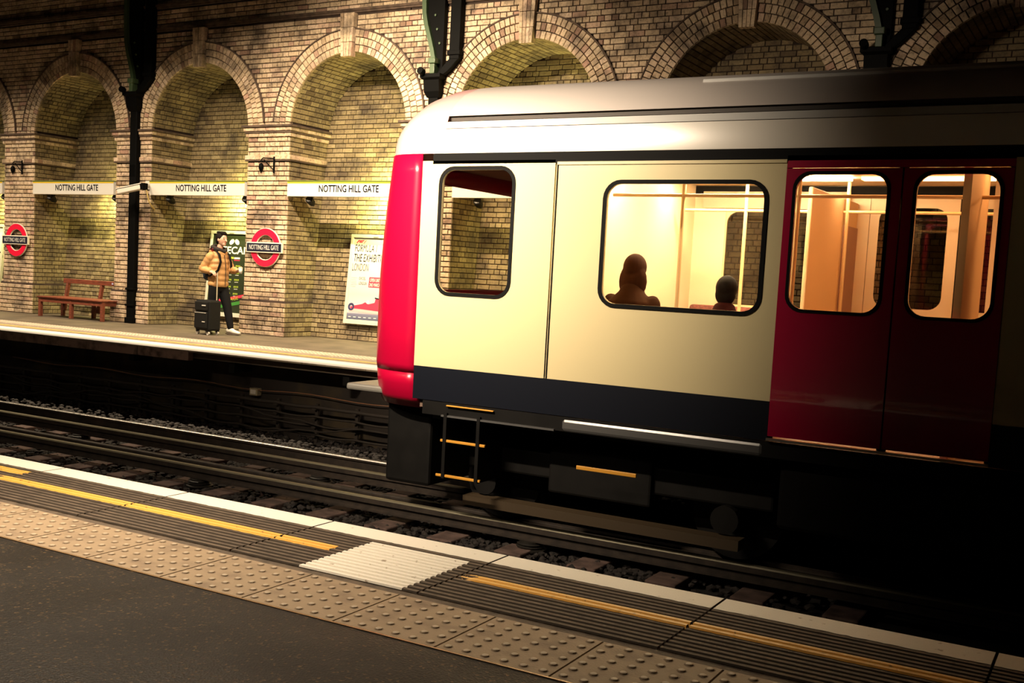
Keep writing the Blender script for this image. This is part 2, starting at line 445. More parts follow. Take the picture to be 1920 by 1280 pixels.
# drip moulding over each arch, keystones, imposts, strings
for c in BAYS:
    hm = MB(); n = 40; rings = []
    for k in range(n+1):
        th = radians(4)+radians(172)*k/n
        rings.append([(c+cos(th)*q, y, AC+sin(th)*q) for q, y in ((RO-.012, WY+.02), (RO-.012, WY-.036), (RO+.006, WY-.036), (RO+.006, WY+.02))])
    hm.rings(rings); hm.build('hood_mould', M_LEDGE, wall)
    ks = MB()
    for i in range(4):
        for j in range(3):
            zz0, zz1 = 4.345+j*.215, 4.345+(j+1)*.215-.008
            def xw(zz): return .10+.035*(zz-4.345)/.645
            f0, f1 = i/2-1, (i+1)/2-1; g = .004
            P = lambda f, zz, y: (c+f*xw(zz)+(g if f == f0 else -g), y, zz)
            y = WY-.075-random.uniform(0, .006)
            vs = [P(f0,zz0,y), P(f1,zz0,y), P(f1,zz1,y), P(f0,zz1,y), P(f0,zz0,WY+.03), P(f1,zz0,WY+.03), P(f1,zz1,WY+.03), P(f0,zz1,WY+.03)]
            ks.add(vs, [(0,1,2,3),(4,0,3,7),(1,5,6,2),(3,2,6,7),(4,5,1,0)])
    ks.build('keystone', M_BRICK, wall)
for p in PIERS:
    im = MB()
    yb = 11.0
    im.box(p-PW-.085, p+PW+.085, WY-.085, yb, 3.325, ZI)
    im.box(p-PW-.045, p+PW+.045, WY-.045, yb, 3.235, 3.265)
    im.build('impost', M_LEDGE, wall, bevel=.006)
    ib = MB()
    def wrap(z0, h, pr, row):
        lay_row(p-PW-pr, p+PW+pr, row, lambda u, wd: ib.brick(Vector((u, WY-pr, z0+h/2)), UX, UZ, NY, wd, h-.008, .05))
        for sgn in (-1, 1):
            X = p+sgn*(PW+pr); Nn = Vector((sgn, 0, 0))
            lay_row(WY-pr, backY(z0)+.02, row, lambda u, wd: ib.brick(Vector((X, u, z0+h/2)), Vector((0, sgn, 0)), UZ, Nn, wd, h-.008, .05))
        ib.box(p-PW-pr+.012, p+PW+pr-.012, WY-pr+.012, 10.9, z0, z0+h)
    wrap(3.265, .062, .06, 0); wrap(3.175, .062, .03, 1); wrap(2.815, .075, .035, 0)
    ib.build('impost_course', M_BRICK, wall)
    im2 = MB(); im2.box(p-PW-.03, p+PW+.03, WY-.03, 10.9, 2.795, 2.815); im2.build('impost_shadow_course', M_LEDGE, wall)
    # flattened plinth shoulder
    pl = MB(); pl.rings([[(p-PW-a, WY-a, zz), (p+PW+a, WY-a, zz), (p+PW+a, 10.9, zz), (p-PW-a, 10.9, zz)] for a, zz in ((.03, 0), (.035, .52), (.028, .56), (.0, .625))])
    pl.build('plinth', M_MORTAR, wall)
for z0, z1, pr in ((4.99, 5.055, .035), (5.365, 5.435, .06)):
    st = MB(); st.box(XL, XR, WY-pr*.5, WY+.03, z0, z0+.03); st.box(XL, XR, WY-pr, WY+.03, z0+.03, z1)
    st.build('string_course', M_LEDGE, wall)
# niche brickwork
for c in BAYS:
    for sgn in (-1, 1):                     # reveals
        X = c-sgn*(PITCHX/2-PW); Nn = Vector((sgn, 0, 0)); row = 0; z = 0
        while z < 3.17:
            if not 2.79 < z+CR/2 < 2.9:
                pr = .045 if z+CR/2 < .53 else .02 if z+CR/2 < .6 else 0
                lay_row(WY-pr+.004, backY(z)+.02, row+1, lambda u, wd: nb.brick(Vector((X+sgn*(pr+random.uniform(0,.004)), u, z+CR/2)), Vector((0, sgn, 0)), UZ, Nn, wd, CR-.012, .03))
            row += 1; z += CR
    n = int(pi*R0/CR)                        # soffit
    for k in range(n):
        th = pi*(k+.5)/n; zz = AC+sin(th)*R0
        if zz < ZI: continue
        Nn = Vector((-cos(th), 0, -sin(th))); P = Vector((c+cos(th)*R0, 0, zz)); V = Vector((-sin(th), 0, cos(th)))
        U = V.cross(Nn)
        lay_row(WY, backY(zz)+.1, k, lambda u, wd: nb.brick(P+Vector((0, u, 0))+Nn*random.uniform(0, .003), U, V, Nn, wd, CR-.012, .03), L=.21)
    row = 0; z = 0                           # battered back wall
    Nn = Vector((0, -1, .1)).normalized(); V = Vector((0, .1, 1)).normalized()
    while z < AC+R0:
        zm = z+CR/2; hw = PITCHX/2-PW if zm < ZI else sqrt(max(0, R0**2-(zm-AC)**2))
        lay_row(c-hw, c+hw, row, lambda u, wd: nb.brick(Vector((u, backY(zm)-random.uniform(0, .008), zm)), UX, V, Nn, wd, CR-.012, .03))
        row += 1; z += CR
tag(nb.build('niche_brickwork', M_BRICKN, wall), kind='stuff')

# dark roof deck high above the tracks
ceil = MB(); ceil.box(-30, 14, -12, 12.5, 7.2, 7.35)
tag(ceil.build('ceiling', mat('roof_dark', (.03, .026, .024), .9)), 'dark roof deck high over the tracks', kind='structure')
for i, x in enumerate((-27, -21, -15, -9, -3, 3)):
    g = MB(); g.box(x-.12, x+.12, -12, 12.5, 6.75, 7.2)
    tag(g.build('trim_%d' % (i+1), M_IRON), kind='structure')
nw = MB(); nw.box(-30, 14, -8.2, -8, 0, 7.2)
tag(nw.build('wall_near', mat('near_wall', (.16, .12, .09), .9, noise=.4, nscale=3)), 'plain brick wall behind the near platform', kind='structure')

# lamp housings for the overhead lights
def luminaire(x, y, z, label, grp):
    t = thing('strip_light', label, 'light', (x, y, z), group=grp)
    MB().box(-.8, .8, -.09, .09, .02, .10).build('housing', M_GREY, t, bevel=.01)
    MB().tube([(-.6, 0, .1), (-.6, 0, 6.75-z)], .012).build('hanger', M_IRON, t)
    MB().tube([(.6, 0, .1), (.6, 0, 6.75-z)], .012).build('hanger', M_IRON, t)
ORD = ['first', 'second', 'third', 'fourth', 'fifth', 'sixth', 'seventh', 'eighth', 'ninth', 'tenth', 'eleventh', 'twelfth', 'thirteenth', 'fourteenth', 'fifteenth', 'sixteenth', 'seventeenth', 'eighteenth', 'nineteenth', 'twentieth', 'twenty-first', 'twenty-second']
for i, (lx, p, ay, sp) in enumerate(FAR_LAMPS): luminaire(lx, FAR_LY, FAR_LZ, ORD[i]+' strip light from the left above the far platform edge', 'strip lights over the far platform')
for i, q in enumerate(NEAR_LAMPS): luminaire(q[0], q[1], q[2], ('strip light over the near platform left of the white panel', 'strip light over the near platform above the white panel', 'added unseen light above the near edge, aimed at the train front', 'angled strip light above the near edge facing the cable rack')[i], 'strip lights over the near platform')

# ================================================================== SETTING: platforms and track bed
def blister_tile(mats):
    mb = MB(); T = .393; mb.box(-T/2, T/2, -T/2, T/2, -.03, 0)
    for i in range(6):
        for j in range(6):
            cx, cy = (i-2.5)*.0667, (j-2.5)*.0667; n = 12
            rg = [[(cx+r*cos(2*pi*k/n), cy+r*sin(2*pi*k/n), h) for k in range(n)] for r, h in ((.0165, .0004), (.0125, .0006), (.0112, .0040), (.0088, .0052), (.0045, .0058))]
            mb.rings(rg[:2], caps=False, mi=2); mb.rings(rg[1:3], caps=False, mi=0); mb.rings(rg[2:], mi=1)
    return mb.mesh('tactile_tile', mats)
M_TOP = mat('blister_top', (.42, .34, .24), .5); M_RIM = mat('blister_rim', (.19, .14, .09), .8)
TILE = blister_tile([M_TACT, M_TOP, M_RIM])
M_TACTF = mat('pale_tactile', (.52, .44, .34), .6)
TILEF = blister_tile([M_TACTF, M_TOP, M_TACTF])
near = struct('floor', 'near platform of dark asphalt with tactile paving along the edge')
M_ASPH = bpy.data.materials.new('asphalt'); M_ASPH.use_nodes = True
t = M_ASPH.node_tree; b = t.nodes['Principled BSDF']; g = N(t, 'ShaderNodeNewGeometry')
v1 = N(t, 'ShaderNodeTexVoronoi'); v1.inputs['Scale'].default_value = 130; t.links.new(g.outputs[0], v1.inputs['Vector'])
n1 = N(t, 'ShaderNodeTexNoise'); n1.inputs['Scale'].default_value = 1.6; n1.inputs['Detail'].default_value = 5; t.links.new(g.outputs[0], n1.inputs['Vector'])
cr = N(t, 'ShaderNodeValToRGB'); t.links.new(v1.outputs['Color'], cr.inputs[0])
cr.color_ramp.elements[0].color = (.012, .010, .008, 1); cr.color_ramp.elements[1].color = (.038, .028, .018, 1); e_ = cr.color_ramp.elements.new(.80); e_.color = (.022, .017, .012, 1); cr.color_ramp.elements[-1].color = (.16, .10, .045, 1)  # gold specks: sparkle of reflected lamp light put into the asphalt colour
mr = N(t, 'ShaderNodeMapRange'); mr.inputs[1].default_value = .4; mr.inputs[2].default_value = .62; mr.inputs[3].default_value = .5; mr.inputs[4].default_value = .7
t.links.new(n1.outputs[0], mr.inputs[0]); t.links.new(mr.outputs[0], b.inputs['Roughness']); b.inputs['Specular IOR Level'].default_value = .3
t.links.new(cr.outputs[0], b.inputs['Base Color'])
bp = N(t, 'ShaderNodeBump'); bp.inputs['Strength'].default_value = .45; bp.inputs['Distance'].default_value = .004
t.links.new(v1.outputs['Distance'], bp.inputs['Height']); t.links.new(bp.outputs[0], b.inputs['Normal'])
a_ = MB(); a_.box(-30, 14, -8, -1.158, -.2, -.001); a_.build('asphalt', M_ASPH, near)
a_ = MB(); a_.box(-30, 14, -1.157, -1.148, -.1, .002); a_.build('edge_strip', mat('brass_strip', (.45, .30, .16), .4, metal=.6), near)
a_ = MB(); a_.box(-30, 14, -1.147, -.15, -.6, -.031); a_.box(-30, 14, -.6, -.1, -1.2, -.1); a_.box(-30, 14, -.745, -.700, -.03, -.004); a_.build('platform_body', M_SLAB, near)
X0 = -4.1676
for k in range(-8, 17):
    link('tactile_tile', TILE, near, (X0+.4*k+.2, -.7456-.2, 0))
# ribbed coping slabs
RP = .0385
def ribprof(y0, y1, off=0):
    pts = []; y = y1
    n = int(round((y1-y0)/RP)); s = (y1-y0)/n
    for i in range(n):
        a = y1-i*s
        pts += [(a, 0), (a-s*.50, 0), (a-s*.60, -.010), (a-s*.90, -.010)]
    pts.append((y0, 0))
    return [(a, zz+off) for a, zz in pts]
JX = [-3.97-.92*k for k in range(3, 0, -1)]+[-3.97, -3.05, -2.135, -1.205, -.28, .64, 1.56]
for a, b in zip(JX, JX[1:]):
    mb = MB(); pr = [(0, -.10), (0, 0), (-.152, 0)]+ribprof(-.70, -.155)+[(-.70, -.05)]
    extrude_profile(mb, pr, a+.004, b-.004); mb.m = [0]*len(mb.f)
    for q in range(len(pr)):
        if min(pr[q][1], pr[(q+1)%len(pr)][1]) < -.004 and max(abs(pr[q][1]), abs(pr[(q+1)%len(pr)][1])) < .02: mb.m[q] = 1
    mb.build('coping_slab', [M_SLAB, M_GROOVE], near)
def prof_z(y):
    if y > -.155 or y < -.70: return 0
    n = int(round(.545/RP)); s = .545/n; f = ((-.155-y) % s)/s
    return 0 if f < .5 or f > .999 else (-.010*(f-.5)/.10 if f < .60 else -.010 if f < .90 else -.010*(1-f)/.10)
def paint(name, x0, x1, y0, y1, m, ragx=0, ragy=.003, seg=None, cut=False):
    seg = seg or max(2, int((x1-x0)/.02)); ys = sorted([a for a, zz in ribprof(-.70, -.155) if y0+.004 < a < y1-.004]); ys = [y0]+ys+[y1]
    mb = MB(); rings = []
    for i in range(seg+1):
        x = x0+(x1-x0)*i/seg; a = random.uniform(-ragy, ragy); c2 = random.uniform(-ragy, ragy)
        tap = 1
        if cut and i < 4: tap = (.35, .7, .9, .97)[i]
        ring = []
        for y in ys:
            f = (y-y0)/(y1-y0); yy = (y0+(y1-y0)*(.5+(f-.5)*tap) if tap < 1 else y)+(a if y == y0 else c2 if y == y1 and y1 < -.01 else 0)
            xx = x+(random.uniform(-ragx, ragx) if i in (0, seg) else 0)
            ring.append((xx, yy, prof_z(yy)+.0016))
        rings.append(ring)
    mb.rings(rings, closed=False)
    return mb.build(name, m, near)
for a, b in zip(JX, JX[1:]): paint('white_edge_line', a+.005, b-.005, -.152, 0.0, M_LINE)
paint('white_panel', -2.69, -2.205, -.69, -.18, M_LINE, ragx=.002, ragy=.002)
paint('yellow_line', -4.98, -3.975, -.435, -.345, M_YLINE, cut=True)
paint('yellow_line', -3.965, -3.055, -.435, -.345, M_YLINE)
paint('yellow_line', -3.045, -2.755, -.435, -.345, M_YLINE, ragx=.008)
paint('yellow_line', -2.12, -1.21, -.43, -.34, M_YLINE, cut=True)
paint('yellow_line', -1.20, -.285, -.43, -.34, M_YLINE)
paint('yellow_line', -.275, 1.5, -.43, -.34, M_YLINE)
paint('yellow_line', -6.4, -4.92, -.285, -.20, M_YLINE, ragx=.01)
a_ = MB(); a_.box(-30, 14, -.62, -.1, -1.2, -.1); a_.build('platform_face', M_CONC, near)

FE = 6.75
farp = struct('trim_20', 'far platform with bright tactile strip along its edge')
farp.name = 'floor_far'
a_ = MB(); a_.box(-34, 6, FE+.745, 11.0, -.16, -.001); a_.box(-34, 6, FE+.15, FE+.75, -.16, -.03); a_.build('paving', M_FPLAT, farp)
x = -28.0; 
JF = [-14.67+.98*k for k in range(-12, 18)]
for a, b in zip(JF, JF[1:]):
    mb = MB(); pr = [(FE, -.065), (FE, -.045), (FE+.006, -.025), (FE+.018, -.009), (FE+.04, 0)]+[(2*FE-(y+FE)+0, zz) for y, zz in []]+[(FE+.155+(.545*i/14), (0 if i % 2 else -.006)) for i in range(15)]+[(FE+.745, 0), (FE+.745, -.065)]
    extrude_profile(mb, pr, a+.004, b-.004); mb.build('coping_slab', M_COPF, farp)
for a, b in zip(JF, JF[1:]):
    if b < -10.7:
        MB().box(a+.006, b-.006, FE+.012, FE+.10, -.185, -.066).build('fascia_panel', M_CONC, farp)
a_ = MB(); a_.rings([[(x, y, z) for y, z in ((FE-.002, -.045), (FE+.004, -.024), (FE+.016, -.0075), (FE+.04, .0016), (FE+.15, .0016))] for x in (-28, 6)], closed=False); a_.build('white_edge_line', mat('far_white_paint', (.86, .84, .78), .5), farp)
a_ = MB(); a_.box(-28, 6, FE+.34, FE+.43, .0008, .0022); a_.build('yellow_line', M_YLINE, farp)
for k in range(60):
    if -28+.4*k < -3: link('tactile_tile', TILEF, farp, (-28+.4*k, FE+.75+.2, 0.0))
a_ = MB(); a_.box(-34, 6, 7.3, 7.5, -1.3, -.16); a_.build('under_platform_wall', mat('underwall', (.022, .016, .012), .9, col2=(.06, .042, .018), nscale=2.5, lo=.5, hi=.72), farp)  # lighter patches: light falling on the brick, mixed into the wall colour
for k in range(-10, 12):
    MB().box(-12.1+k*1.9, -12.0+k*1.9, FE+.2, 7.3, -.30, -.16).build('cantilever', M_DARK, farp)

bed = MB(); bed.box(-40, 10, -.3, 7.4, -1.35, -1.2); tag(bed.build('track_bed', M_BED), 'dark track bed under the ballast', kind='structure')
# ballast stones
bs = MB(); ico = [(0,0,1)]+[(.894*cos(2*pi*k/5), .894*sin(2*pi*k/5), .447) for k in range(5)]+[(.894*cos(2*pi*(k+.5)/5), .894*sin(2*pi*(k+.5)/5), -.447) for k in range(5)]
icf = [(0,1+k,1+(k+1)%5) for k in range(5)]+[(1+k,6+k,1+(k+1)%5) for k in range(5)]+[(1+(k+1)%5,6+k,6+(k+1)%5) for k in range(5)]
def bz(y): return -1.13+(.06 if y > 6.15 else 0)*min(1, max(0, (y-6.15)/.15))
cnt = 0
while cnt < 13500:
    x = random.uniform(-19, -1.5) if cnt > 6500 else random.uniform(-11.5, -3); y = random.uniform(3.0, 7.25) if cnt % 3 else random.uniform(3.4, 6.9)
    r = random.uniform(.018, .042); a = random.uniform(0, 6.28); ca, sa = cos(a), sin(a)
    sx, sy, sz = r*random.uniform(.8, 1.5), r, r*random.uniform(.5, .9)
    zc = bz(y)+random.uniform(-.015, .012)
    vs = []
    for X_, Y_, Z_ in ico:
        k = random.uniform(.8, 1.15); u_, v_, w_ = X_*sx*k, Y_*sy*k, Z_*sz*k
        vs.append((x+u_*ca-v_*sa, y+u_*sa+v_*ca, zc+w_))
    bs.add(vs, icf); cnt += 1
bo = bs.build('ballast', M_BALL); tag(bo, 'dark stone ballast between the rails', 'ballast', kind='stuff')
# sleepers
n_ = 0
for k in range(-14, 11):
    x = -8.2+.665*k
    u_, v_, _ = px((x, 4.75, -1.1))
    if u_ < -60: continue
    s_ = MB(); s_.box(x-.125, x+.125, 3.86, 6.62, -1.25, -1.098)
    lab = ORD[n_]+' worn timber sleeper from the left edge of the view'
    n_ += 1
    o = s_.build('sleeper', M_SLEEP, bevel=.012); tag(o, lab, 'sleeper', 'timber sleepers of the far track')
# running rails
def rail(Y, zt, label):
    prof = [(-.033, -.010)]+[(-.033+.014*(1-cos(a*pi/12)), -.010+.014*sin(a*pi/12)) for a in range(1, 7)]+[(.030, .004), (.033, 0), (.033, -.028), (.010, -.045), (.010, -.115), (.062, -.125), (.062, -.135), (-.062, -.135), (-.062, -.125), (-.010, -.115), (-.010, -.045), (-.033, -.028)]
    prof = [(Y+y, zt-.004+z) for y, z in prof]
    mb = MB(); extrude_profile(mb, prof, -34, 8); mb.m = [1]*len(mb.f)
    for q in range(8): mb.m[q] = 0
    o = mb.build('running_rail', [M_STEEL, M_RUST]); o.data.polygons.foreach_set('use_smooth', [i < 6 for i in range(len(mb.f))]); tag(o, label, 'rail')
    return o
rail(5.98, -.965, 'thin running rail with a bright polished head, nearest the cables')
o_ = rail(4.56, -.965, 'dark running rail between the two conductor rails, toward the near platform'); o_.data.materials[0] = M_RUST
def crail(Y, label):
    prof = [(-.036, -.012), (-.026, 0), (.026, 0), (.036, -.012), (.036, -.055), (.012, -.065), (.012, -.10), (.055, -.112), (.055, -.125), (-.055, -.125), (-.055, -.112), (-.012, -.10), (-.012, -.065), (-.036, -.055)]
    prof = [(Y+y, -.915+z) for y, z in prof]
    mb = MB(); extrude_profile(mb, prof, -34, 8); mb.m = [1]*len(mb.f); mb.m[1] = 0; mb.m[0] = 0; mb.m[2] = 0
    o = mb.build('conductor_rail', [M_COND, M_RUST]); tag(o, label, 'rail')
crail(5.17, 'dull olive conductor rail in the middle of the track')
crail(4.16, 'dull olive conductor rail nearest the near platform')
def pot(x, y, label):
    mb = MB(); prof = [(.14, 0), (.14, .012), (.11, .02), (.12, .032), (.10, .042), (.115, .054), (.095, .062), (.095, .075), (.02, .078)]
    mb.rings([[(x+r*cos(2*pi*k/20), y+r*sin(2*pi*k/20), -1.118+h) for k in range(20)] for r, h in prof])
    o = mb.build('insulator_pot', M_POT, smooth=False); tag(o, label, 'insulator', 'insulators under the conductor rails')
for x, l_ in ((-10.95, 'at the far left'), (-7.2, 'left of the train'), (-3.4, 'in the dark under the train')): pot(x, 5.17, 'round ribbed insulator under the middle conductor rail, '+l_)
for x, l_ in ((-7.95, 'left of the train'), (-4.15, 'below the train front')): pot(x, 4.16, 'round ribbed insulator under the nearest conductor rail, '+l_)

# cable rack under the far platform
BX = [-10.72+.64*k for k in range(-10, 7)]
n_ = 0
for x in BX:
    if px((x, 7.1, -.8))[0] < -20: continue
    n_ += 1
    t_ = thing('cable_bracket', ORD[n_-1]+' dark upright cable bracket from the left below the far platform', 'bracket', (x, 7.1, -.62), group='cable brackets below the far platform')
    MB().box(-.022, .022, -.02, .02, -.50, .03).build('post', M_CABLE, t_)
    for i in range(4): MB().box(-.03, .03, -.075, -.01, -.045-i*.115, -.03-i*.115).build('hook', M_CABLE, t_)
CL = ['topmost thick cable on the rack below the far platform', 'second cable down on the rack below the far platform', 'third cable down on the rack below the far platform', 'lowest cable on the rack below the far platform']
for i in range(4):
    pts = []
    for k in range(len(BX)-1):
        sg = random.uniform(.004, .03)*(1 if i else .4)
        for j in range(6):
            f = j/6; pts.append((BX[k]+.64*f, 7.1-.045-.02*(i % 2), -.632-i*.115-sg*4*f*(1-f)))
    m_ = MB(); m_.tube(pts, (.024, .014, .017, .014)[i], 8); tag(m_.build('cable', M_CABLE, smooth=True), CL[i], 'cable')
for lab, amp, ph, zc, yy in (('loose cable looping in a long wave over the cable rack', .07, .3, -.78, 7.0), ('thin slack cable drooping across the lower cable rack', .10, 2.0, -.90, 6.97)):
    pts = [(-17+.2*i, yy, zc+amp*sin(i*.2*1.25+ph)+.02*sin(i*1.3)) for i in range(50)]
    m_ = MB(); m_.tube(pts, .011, 7); tag(m_.build('cable', M_CABLE, smooth=True), lab, 'cable')
m_ = MB(); m_.tube([(-15+.25*i, 7.22, -.50-.035*sin(i*.25*1.6)**2) for i in range(30)], .006, 6)
tag(m_.build('cable', mat('wire', (.30, .14, .07), .4), smooth=True), 'thin copper-brown wire running above the cable rack', 'cable')
jb = thing('junction_box', 'small pale junction box under the far platform above the cables', 'box', (-9.98, 7.23, -.56))
MB().box(-.07, .07, -.03, .06, -.05, .05).build('case', mat('pale_box', (.40, .33, .2), .5), jb, bevel=.008)
MB().box(-.045, .045, -.036, -.03, -.028, .028).build('lid', M_CREAMB, jb)

# ================================================================== THINGS ON THE WALL
# name boards
bay_names = {0: 'farthest left, cut off by the frame', 1: 'over the bench', 2: 'over the walking man', 3: 'beside the train front, over the racing poster', 4: 'seen through the train cab windows'}
M_TUBE = mat('niche_tube', (1, 1, 1), .5, emit=(1, .88, .4), estr=6)
for bi in (0, 1, 2, 3, 4):
    c = BAYS[bi]; hw = PITCHX/2-PW-.01
    t_ = thing('name_board', 'long white station name board ' + bay_names[bi], 'sign', (c, WY-.04, 2.25), group='white station name boards across the arches')
    MB().box(-hw, hw, 0, .10, 0, .215).build('board', M_SIGNW, t_)
    MB().box(-hw, hw, -.003, .0, .188, .215).build('yellow_edge', M_SIGNY, t_)
    MB().box(-hw-.004, hw+.004, -.012, .12, .215, .232).build('cap', M_SIGNG, t_)
    MB().box(-hw, hw, -.002, .10, -.012, 0).build('base_rail', M_GREY, t_)
    text('NOTTING HILL GATE', M_INK, t_, .12, .055, -.004, 1.14, .11, offset=.012)
    # tube light fixed to the back of the board
    t2 = thing('tube_light', 'bright tube light hidden behind the name board ' + bay_names[bi], 'light', (c+.48, WY+.44, 2.36), group='tube lights behind the name boards')
    MB().box(-.62, .62, -.03, 0, -.035, .035).build('batten', M_SIGNW, t2)
    MB().tube([(-.58, .028, 0), (.58, .028, 0)], .014, 8).build('tube', M_TUBE, t2)
    for sg in (-1, 1):
        area('niche_light', (c+.48, WY+.50, 2.36+sg*.06), (.1, .8, sg*1), .8, .05, NICHE_P*(1 if sg < 0 else (.16, .12, .18, .5, .7)[bi])*(1, .8, .95, 1.3, 1.2)[bi], NICHE_COL)
    for k, (dx, lab) in enumerate(((-.72, 'left'), (1.02, 'right'))):
        s_ = thing('loudspeaker', 'dark loudspeaker at the %s end of the name board %s' % (lab, ('cut off at far left', 'over the bench', 'over the man', 'beside the train front', 'behind the train cab')[bi]), 'loudspeaker', (c+dx, WY+.12, 2.16), (radians(-25), 0, radians(12)), group='loudspeakers under the name boards')
        mb = MB(); mb.tube([(0, -.10, 0), (0, -.09, 0), (0, .02, 0), (0, .08, 0)], [.055, .062, .055, .03], 16); mb.build('horn', M_DARK, s_, smooth=True)
        MB().tube([(0, -.103, 0), (0, -.10, 0)], [.045, .045], 16).build('grille', M_POT, s_)
        MB().bar((0, 0, .03), (0, .0, .10), .03, .012).build('bracket', M_IRON, s_)
# roundels
def roundel(x, z, label):
    t_ = thing('roundel', label, 'sign', (x, WY-.05, z), group=None)
    flat('backing_ring', circ(0, 0, .315), [circ(0, 0, .195)], .02, M_CREAMB, t_, (0, .012, 0))
    flat('red_ring', circ(0, 0, .305), [circ(0, 0, .205)], .012, M_RRED, t_, (0, -.002, 0))
    MB().box(-.375, .375, -.03, .01, -.083, .083).build('bar_border', M_CREAMB, t_, bevel=.003)
    MB().box(-.36, .36, -.034, -.029, -.066, .066).build('bar', M_NAVY, t_)
    text('NOTTING HILL GATE', M_SIGNW, t_, 0, -.038, -.036, .62, .078, offset=.002)
    for dx in (-.2, .2): MB().bar((dx, .02, 0), (dx, .052, 0), .04, .04).build('fixing', M_IRON, t_)
roundel(PIERS[1]-.0, 1.37, 'red ring sign with dark name bar on the leftmost brick pier')
roundel(PIERS[3]+.04, 1.415, 'red ring sign with dark name bar on the pier right of the man')
# ornamental bracket
def scroll(x, label):
    t_ = thing('hanging_bracket', label, 'bracket', (x, WY-.02, 2.6))
    MB().bar((.15, -.02, 0), (.15, -.02, .26), .022, .022).build('upright', M_IRON, t_)
    MB().tube([(.14, -.02, .05), (-.07, -.02, .22)], .008, 6).build('stay', M_IRON, t_)
    MB().tube([(.15, -.02, .235), (.0, -.02, .24), (-.08, -.02, .245), (-.12, -.02, .22), (-.13, -.02, .19), (-.105, -.02, .18), (-.09, -.02, .2)], .007, 6).build('scroll', M_IRON, t_)
    mb = MB(); mb.tube([(-.12, -.02, .165), (-.12, -.02, .14), (-.12, -.02, .10), (-.12, -.02, .06), (-.12, -.02, .03), (-.12, -.02, .0)], [.008, .034, .042, .034, .016, .004], 12)
    mb.build('finial', M_IRON, t_, smooth=True)
scroll(PIERS[1]-.02, 'black iron scroll bracket high on the leftmost brick pier')
scroll(PIERS[3]+.01, 'black iron scroll bracket high on the pier right of the man')

# rainwater columns with green roof brackets
def column(c, label, lab2):
    X = c+.09; t_ = thing('rainwater_column', label, 'column', (X, WY, 0))
    MB().box(-.085, .085, -.11, 0, 0, 3.72).build('shaft', M_IRON, t_, bevel=.02)
    mb = MB()
    for z0 in (.0, .30, .58): mb.box(-.10, .10, -.13, 0, z0, z0+(.1 if z0 == 0 else .035))
    mb.build('collar', M_IRON, t_, bevel=.006)
    mb = MB()
    for i in range(6): mb.tube([(-.06+.024*i, -.115, 2.55), (-.06+.024*i, -.115, 2.75)], .006, 5)
    mb.build('fluting', M_IRON, t_)
    mb = MB(); mb.rings([[(x0, -.24+d, zz), (x1, -.24+d, zz), (x1, 0, zz), (x0, 0, zz)] for x0, x1, d, zz in ((-.10, .10, .12, 3.66), (-.13, .13, .08, 3.74), (-.13, .13, .06, 3.90), (-.17, .17, .02, 3.93), (-.17, .17, .02, 3.98))])
    mb.build('hopper', M_IRON, t_)
    mb = MB(); mb.box(.25, .42, -.13, -.01, 4.18, 6.3); mb.rings([[(x, y, z-dz*(x > 0)) for x, y in ((a0, -.13), (a1, -.13), (a1, -.01), (a0, -.01))] for a0, a1, z, dz in ((-.02, .13, 3.95, 0), (.08, .25, 4.02, .0), (.25, .42, 4.19, .0))])
    mb.build('downpipe', M_IRON, t_, bevel=.012)
    MB().box(.23, .44, -.15, 0, 4.24, 4.30).build('pipe_clip', M_IRON, t_, bevel=.005)
    MB().tube([(-.12, -.22, 4.0), (-.12, -.30, 4.02)], .05, 12).build('inlet', M_IRON, t_)
    b_ = thing('roof_bracket', lab2, 'bracket', (X, WY, 4.0))
    cv = [(.02, .02), (.02, .12), (.0, .22), (-.03, .34), (-.08, .50), (-.14, .68), (-.18, .85), (-.19, 1.05), (-.20, 1.3), (-.20, 2.2)]
    mb = MB(); mb.rings([[(x-.035, -.16, z), (x+.035, -.16, z), (x+.035, -.04, z), (x-.035, -.04, z)] for x, z in cv]); mb.build('curved_rib', M_GREEN, b_)
    mb = MB(); mb.rings([[(x+.03, -.10, z), (.13, -.10, z), (.13, -.02, z), (x+.04, -.02, z)] for x, z in cv]); mb.build('web', M_IRON, b_)
    MB().box(-.03, .09, -.24, -.02, .12, .20).build('foot_moulding', M_GREEN, b_, bevel=.01)
    MB().box(-.01, .07, -.22, -.03, -.02, .12).build('foot', M_GREEN, b_, bevel=.008)
    for i, (x, z) in enumerate(((.0, .42), (-.05, .62), (-.09, .82))): flat('rosette', circ(x+.075, z, .016, 12), [], .02, M_GREEN, b_, (0, -.11, 0))
column(PIERS[2], 'black cast iron rainwater column between bench and walking man', 'dark green curved roof bracket above the bench-side column')
column(PIERS[4], 'black cast iron rainwater column rising behind the train front', 'green curved roof bracket above the train front')
column(PIERS[6]-.05, 'unlit cast iron rainwater column in the dark right of the arches', 'unlit curved roof bracket in the dark at upper right')

# security camera
t_ = thing('security_camera', 'pale security camera on the pier beside the black column', 'camera', (-14.6, 9.33, 2.36))
MB().bar((-.40, -.06, -.10), (.10, 0, -.01), .11, .095).build('housing', M_GREY, t_, bevel=.015)
MB().bar((-.41, -.062, -.055), (.12, 0, .042), .13, .012).build('sunshield', M_SIGNW, t_)
MB().box(.08, .18, -.05, .06, -.06, .05).build('joint', M_IRON, t_, bevel=.01)
MB().bar((.14, .02, 0), (-.13, .36, .05), .035, .035).build('arm', M_GREY, t_)
MB().box(-.20, -.06, .34, .37, -.03, .12).build('wall_plate', M_GREY, t_, bevel=.01)
mb = MB(); mb.tube([(.16, .03, -.03), (.18, .05, -.15), (.19, .08, -.26), (.20, .14, -.34), (.16, .22, -.38), (.08, .30, -.36), (-.02, .36, -.30)], .012, 7); mb.build('lead', mat('lead_yellow', (.42, .3, .1), .5), t_, smooth=True)

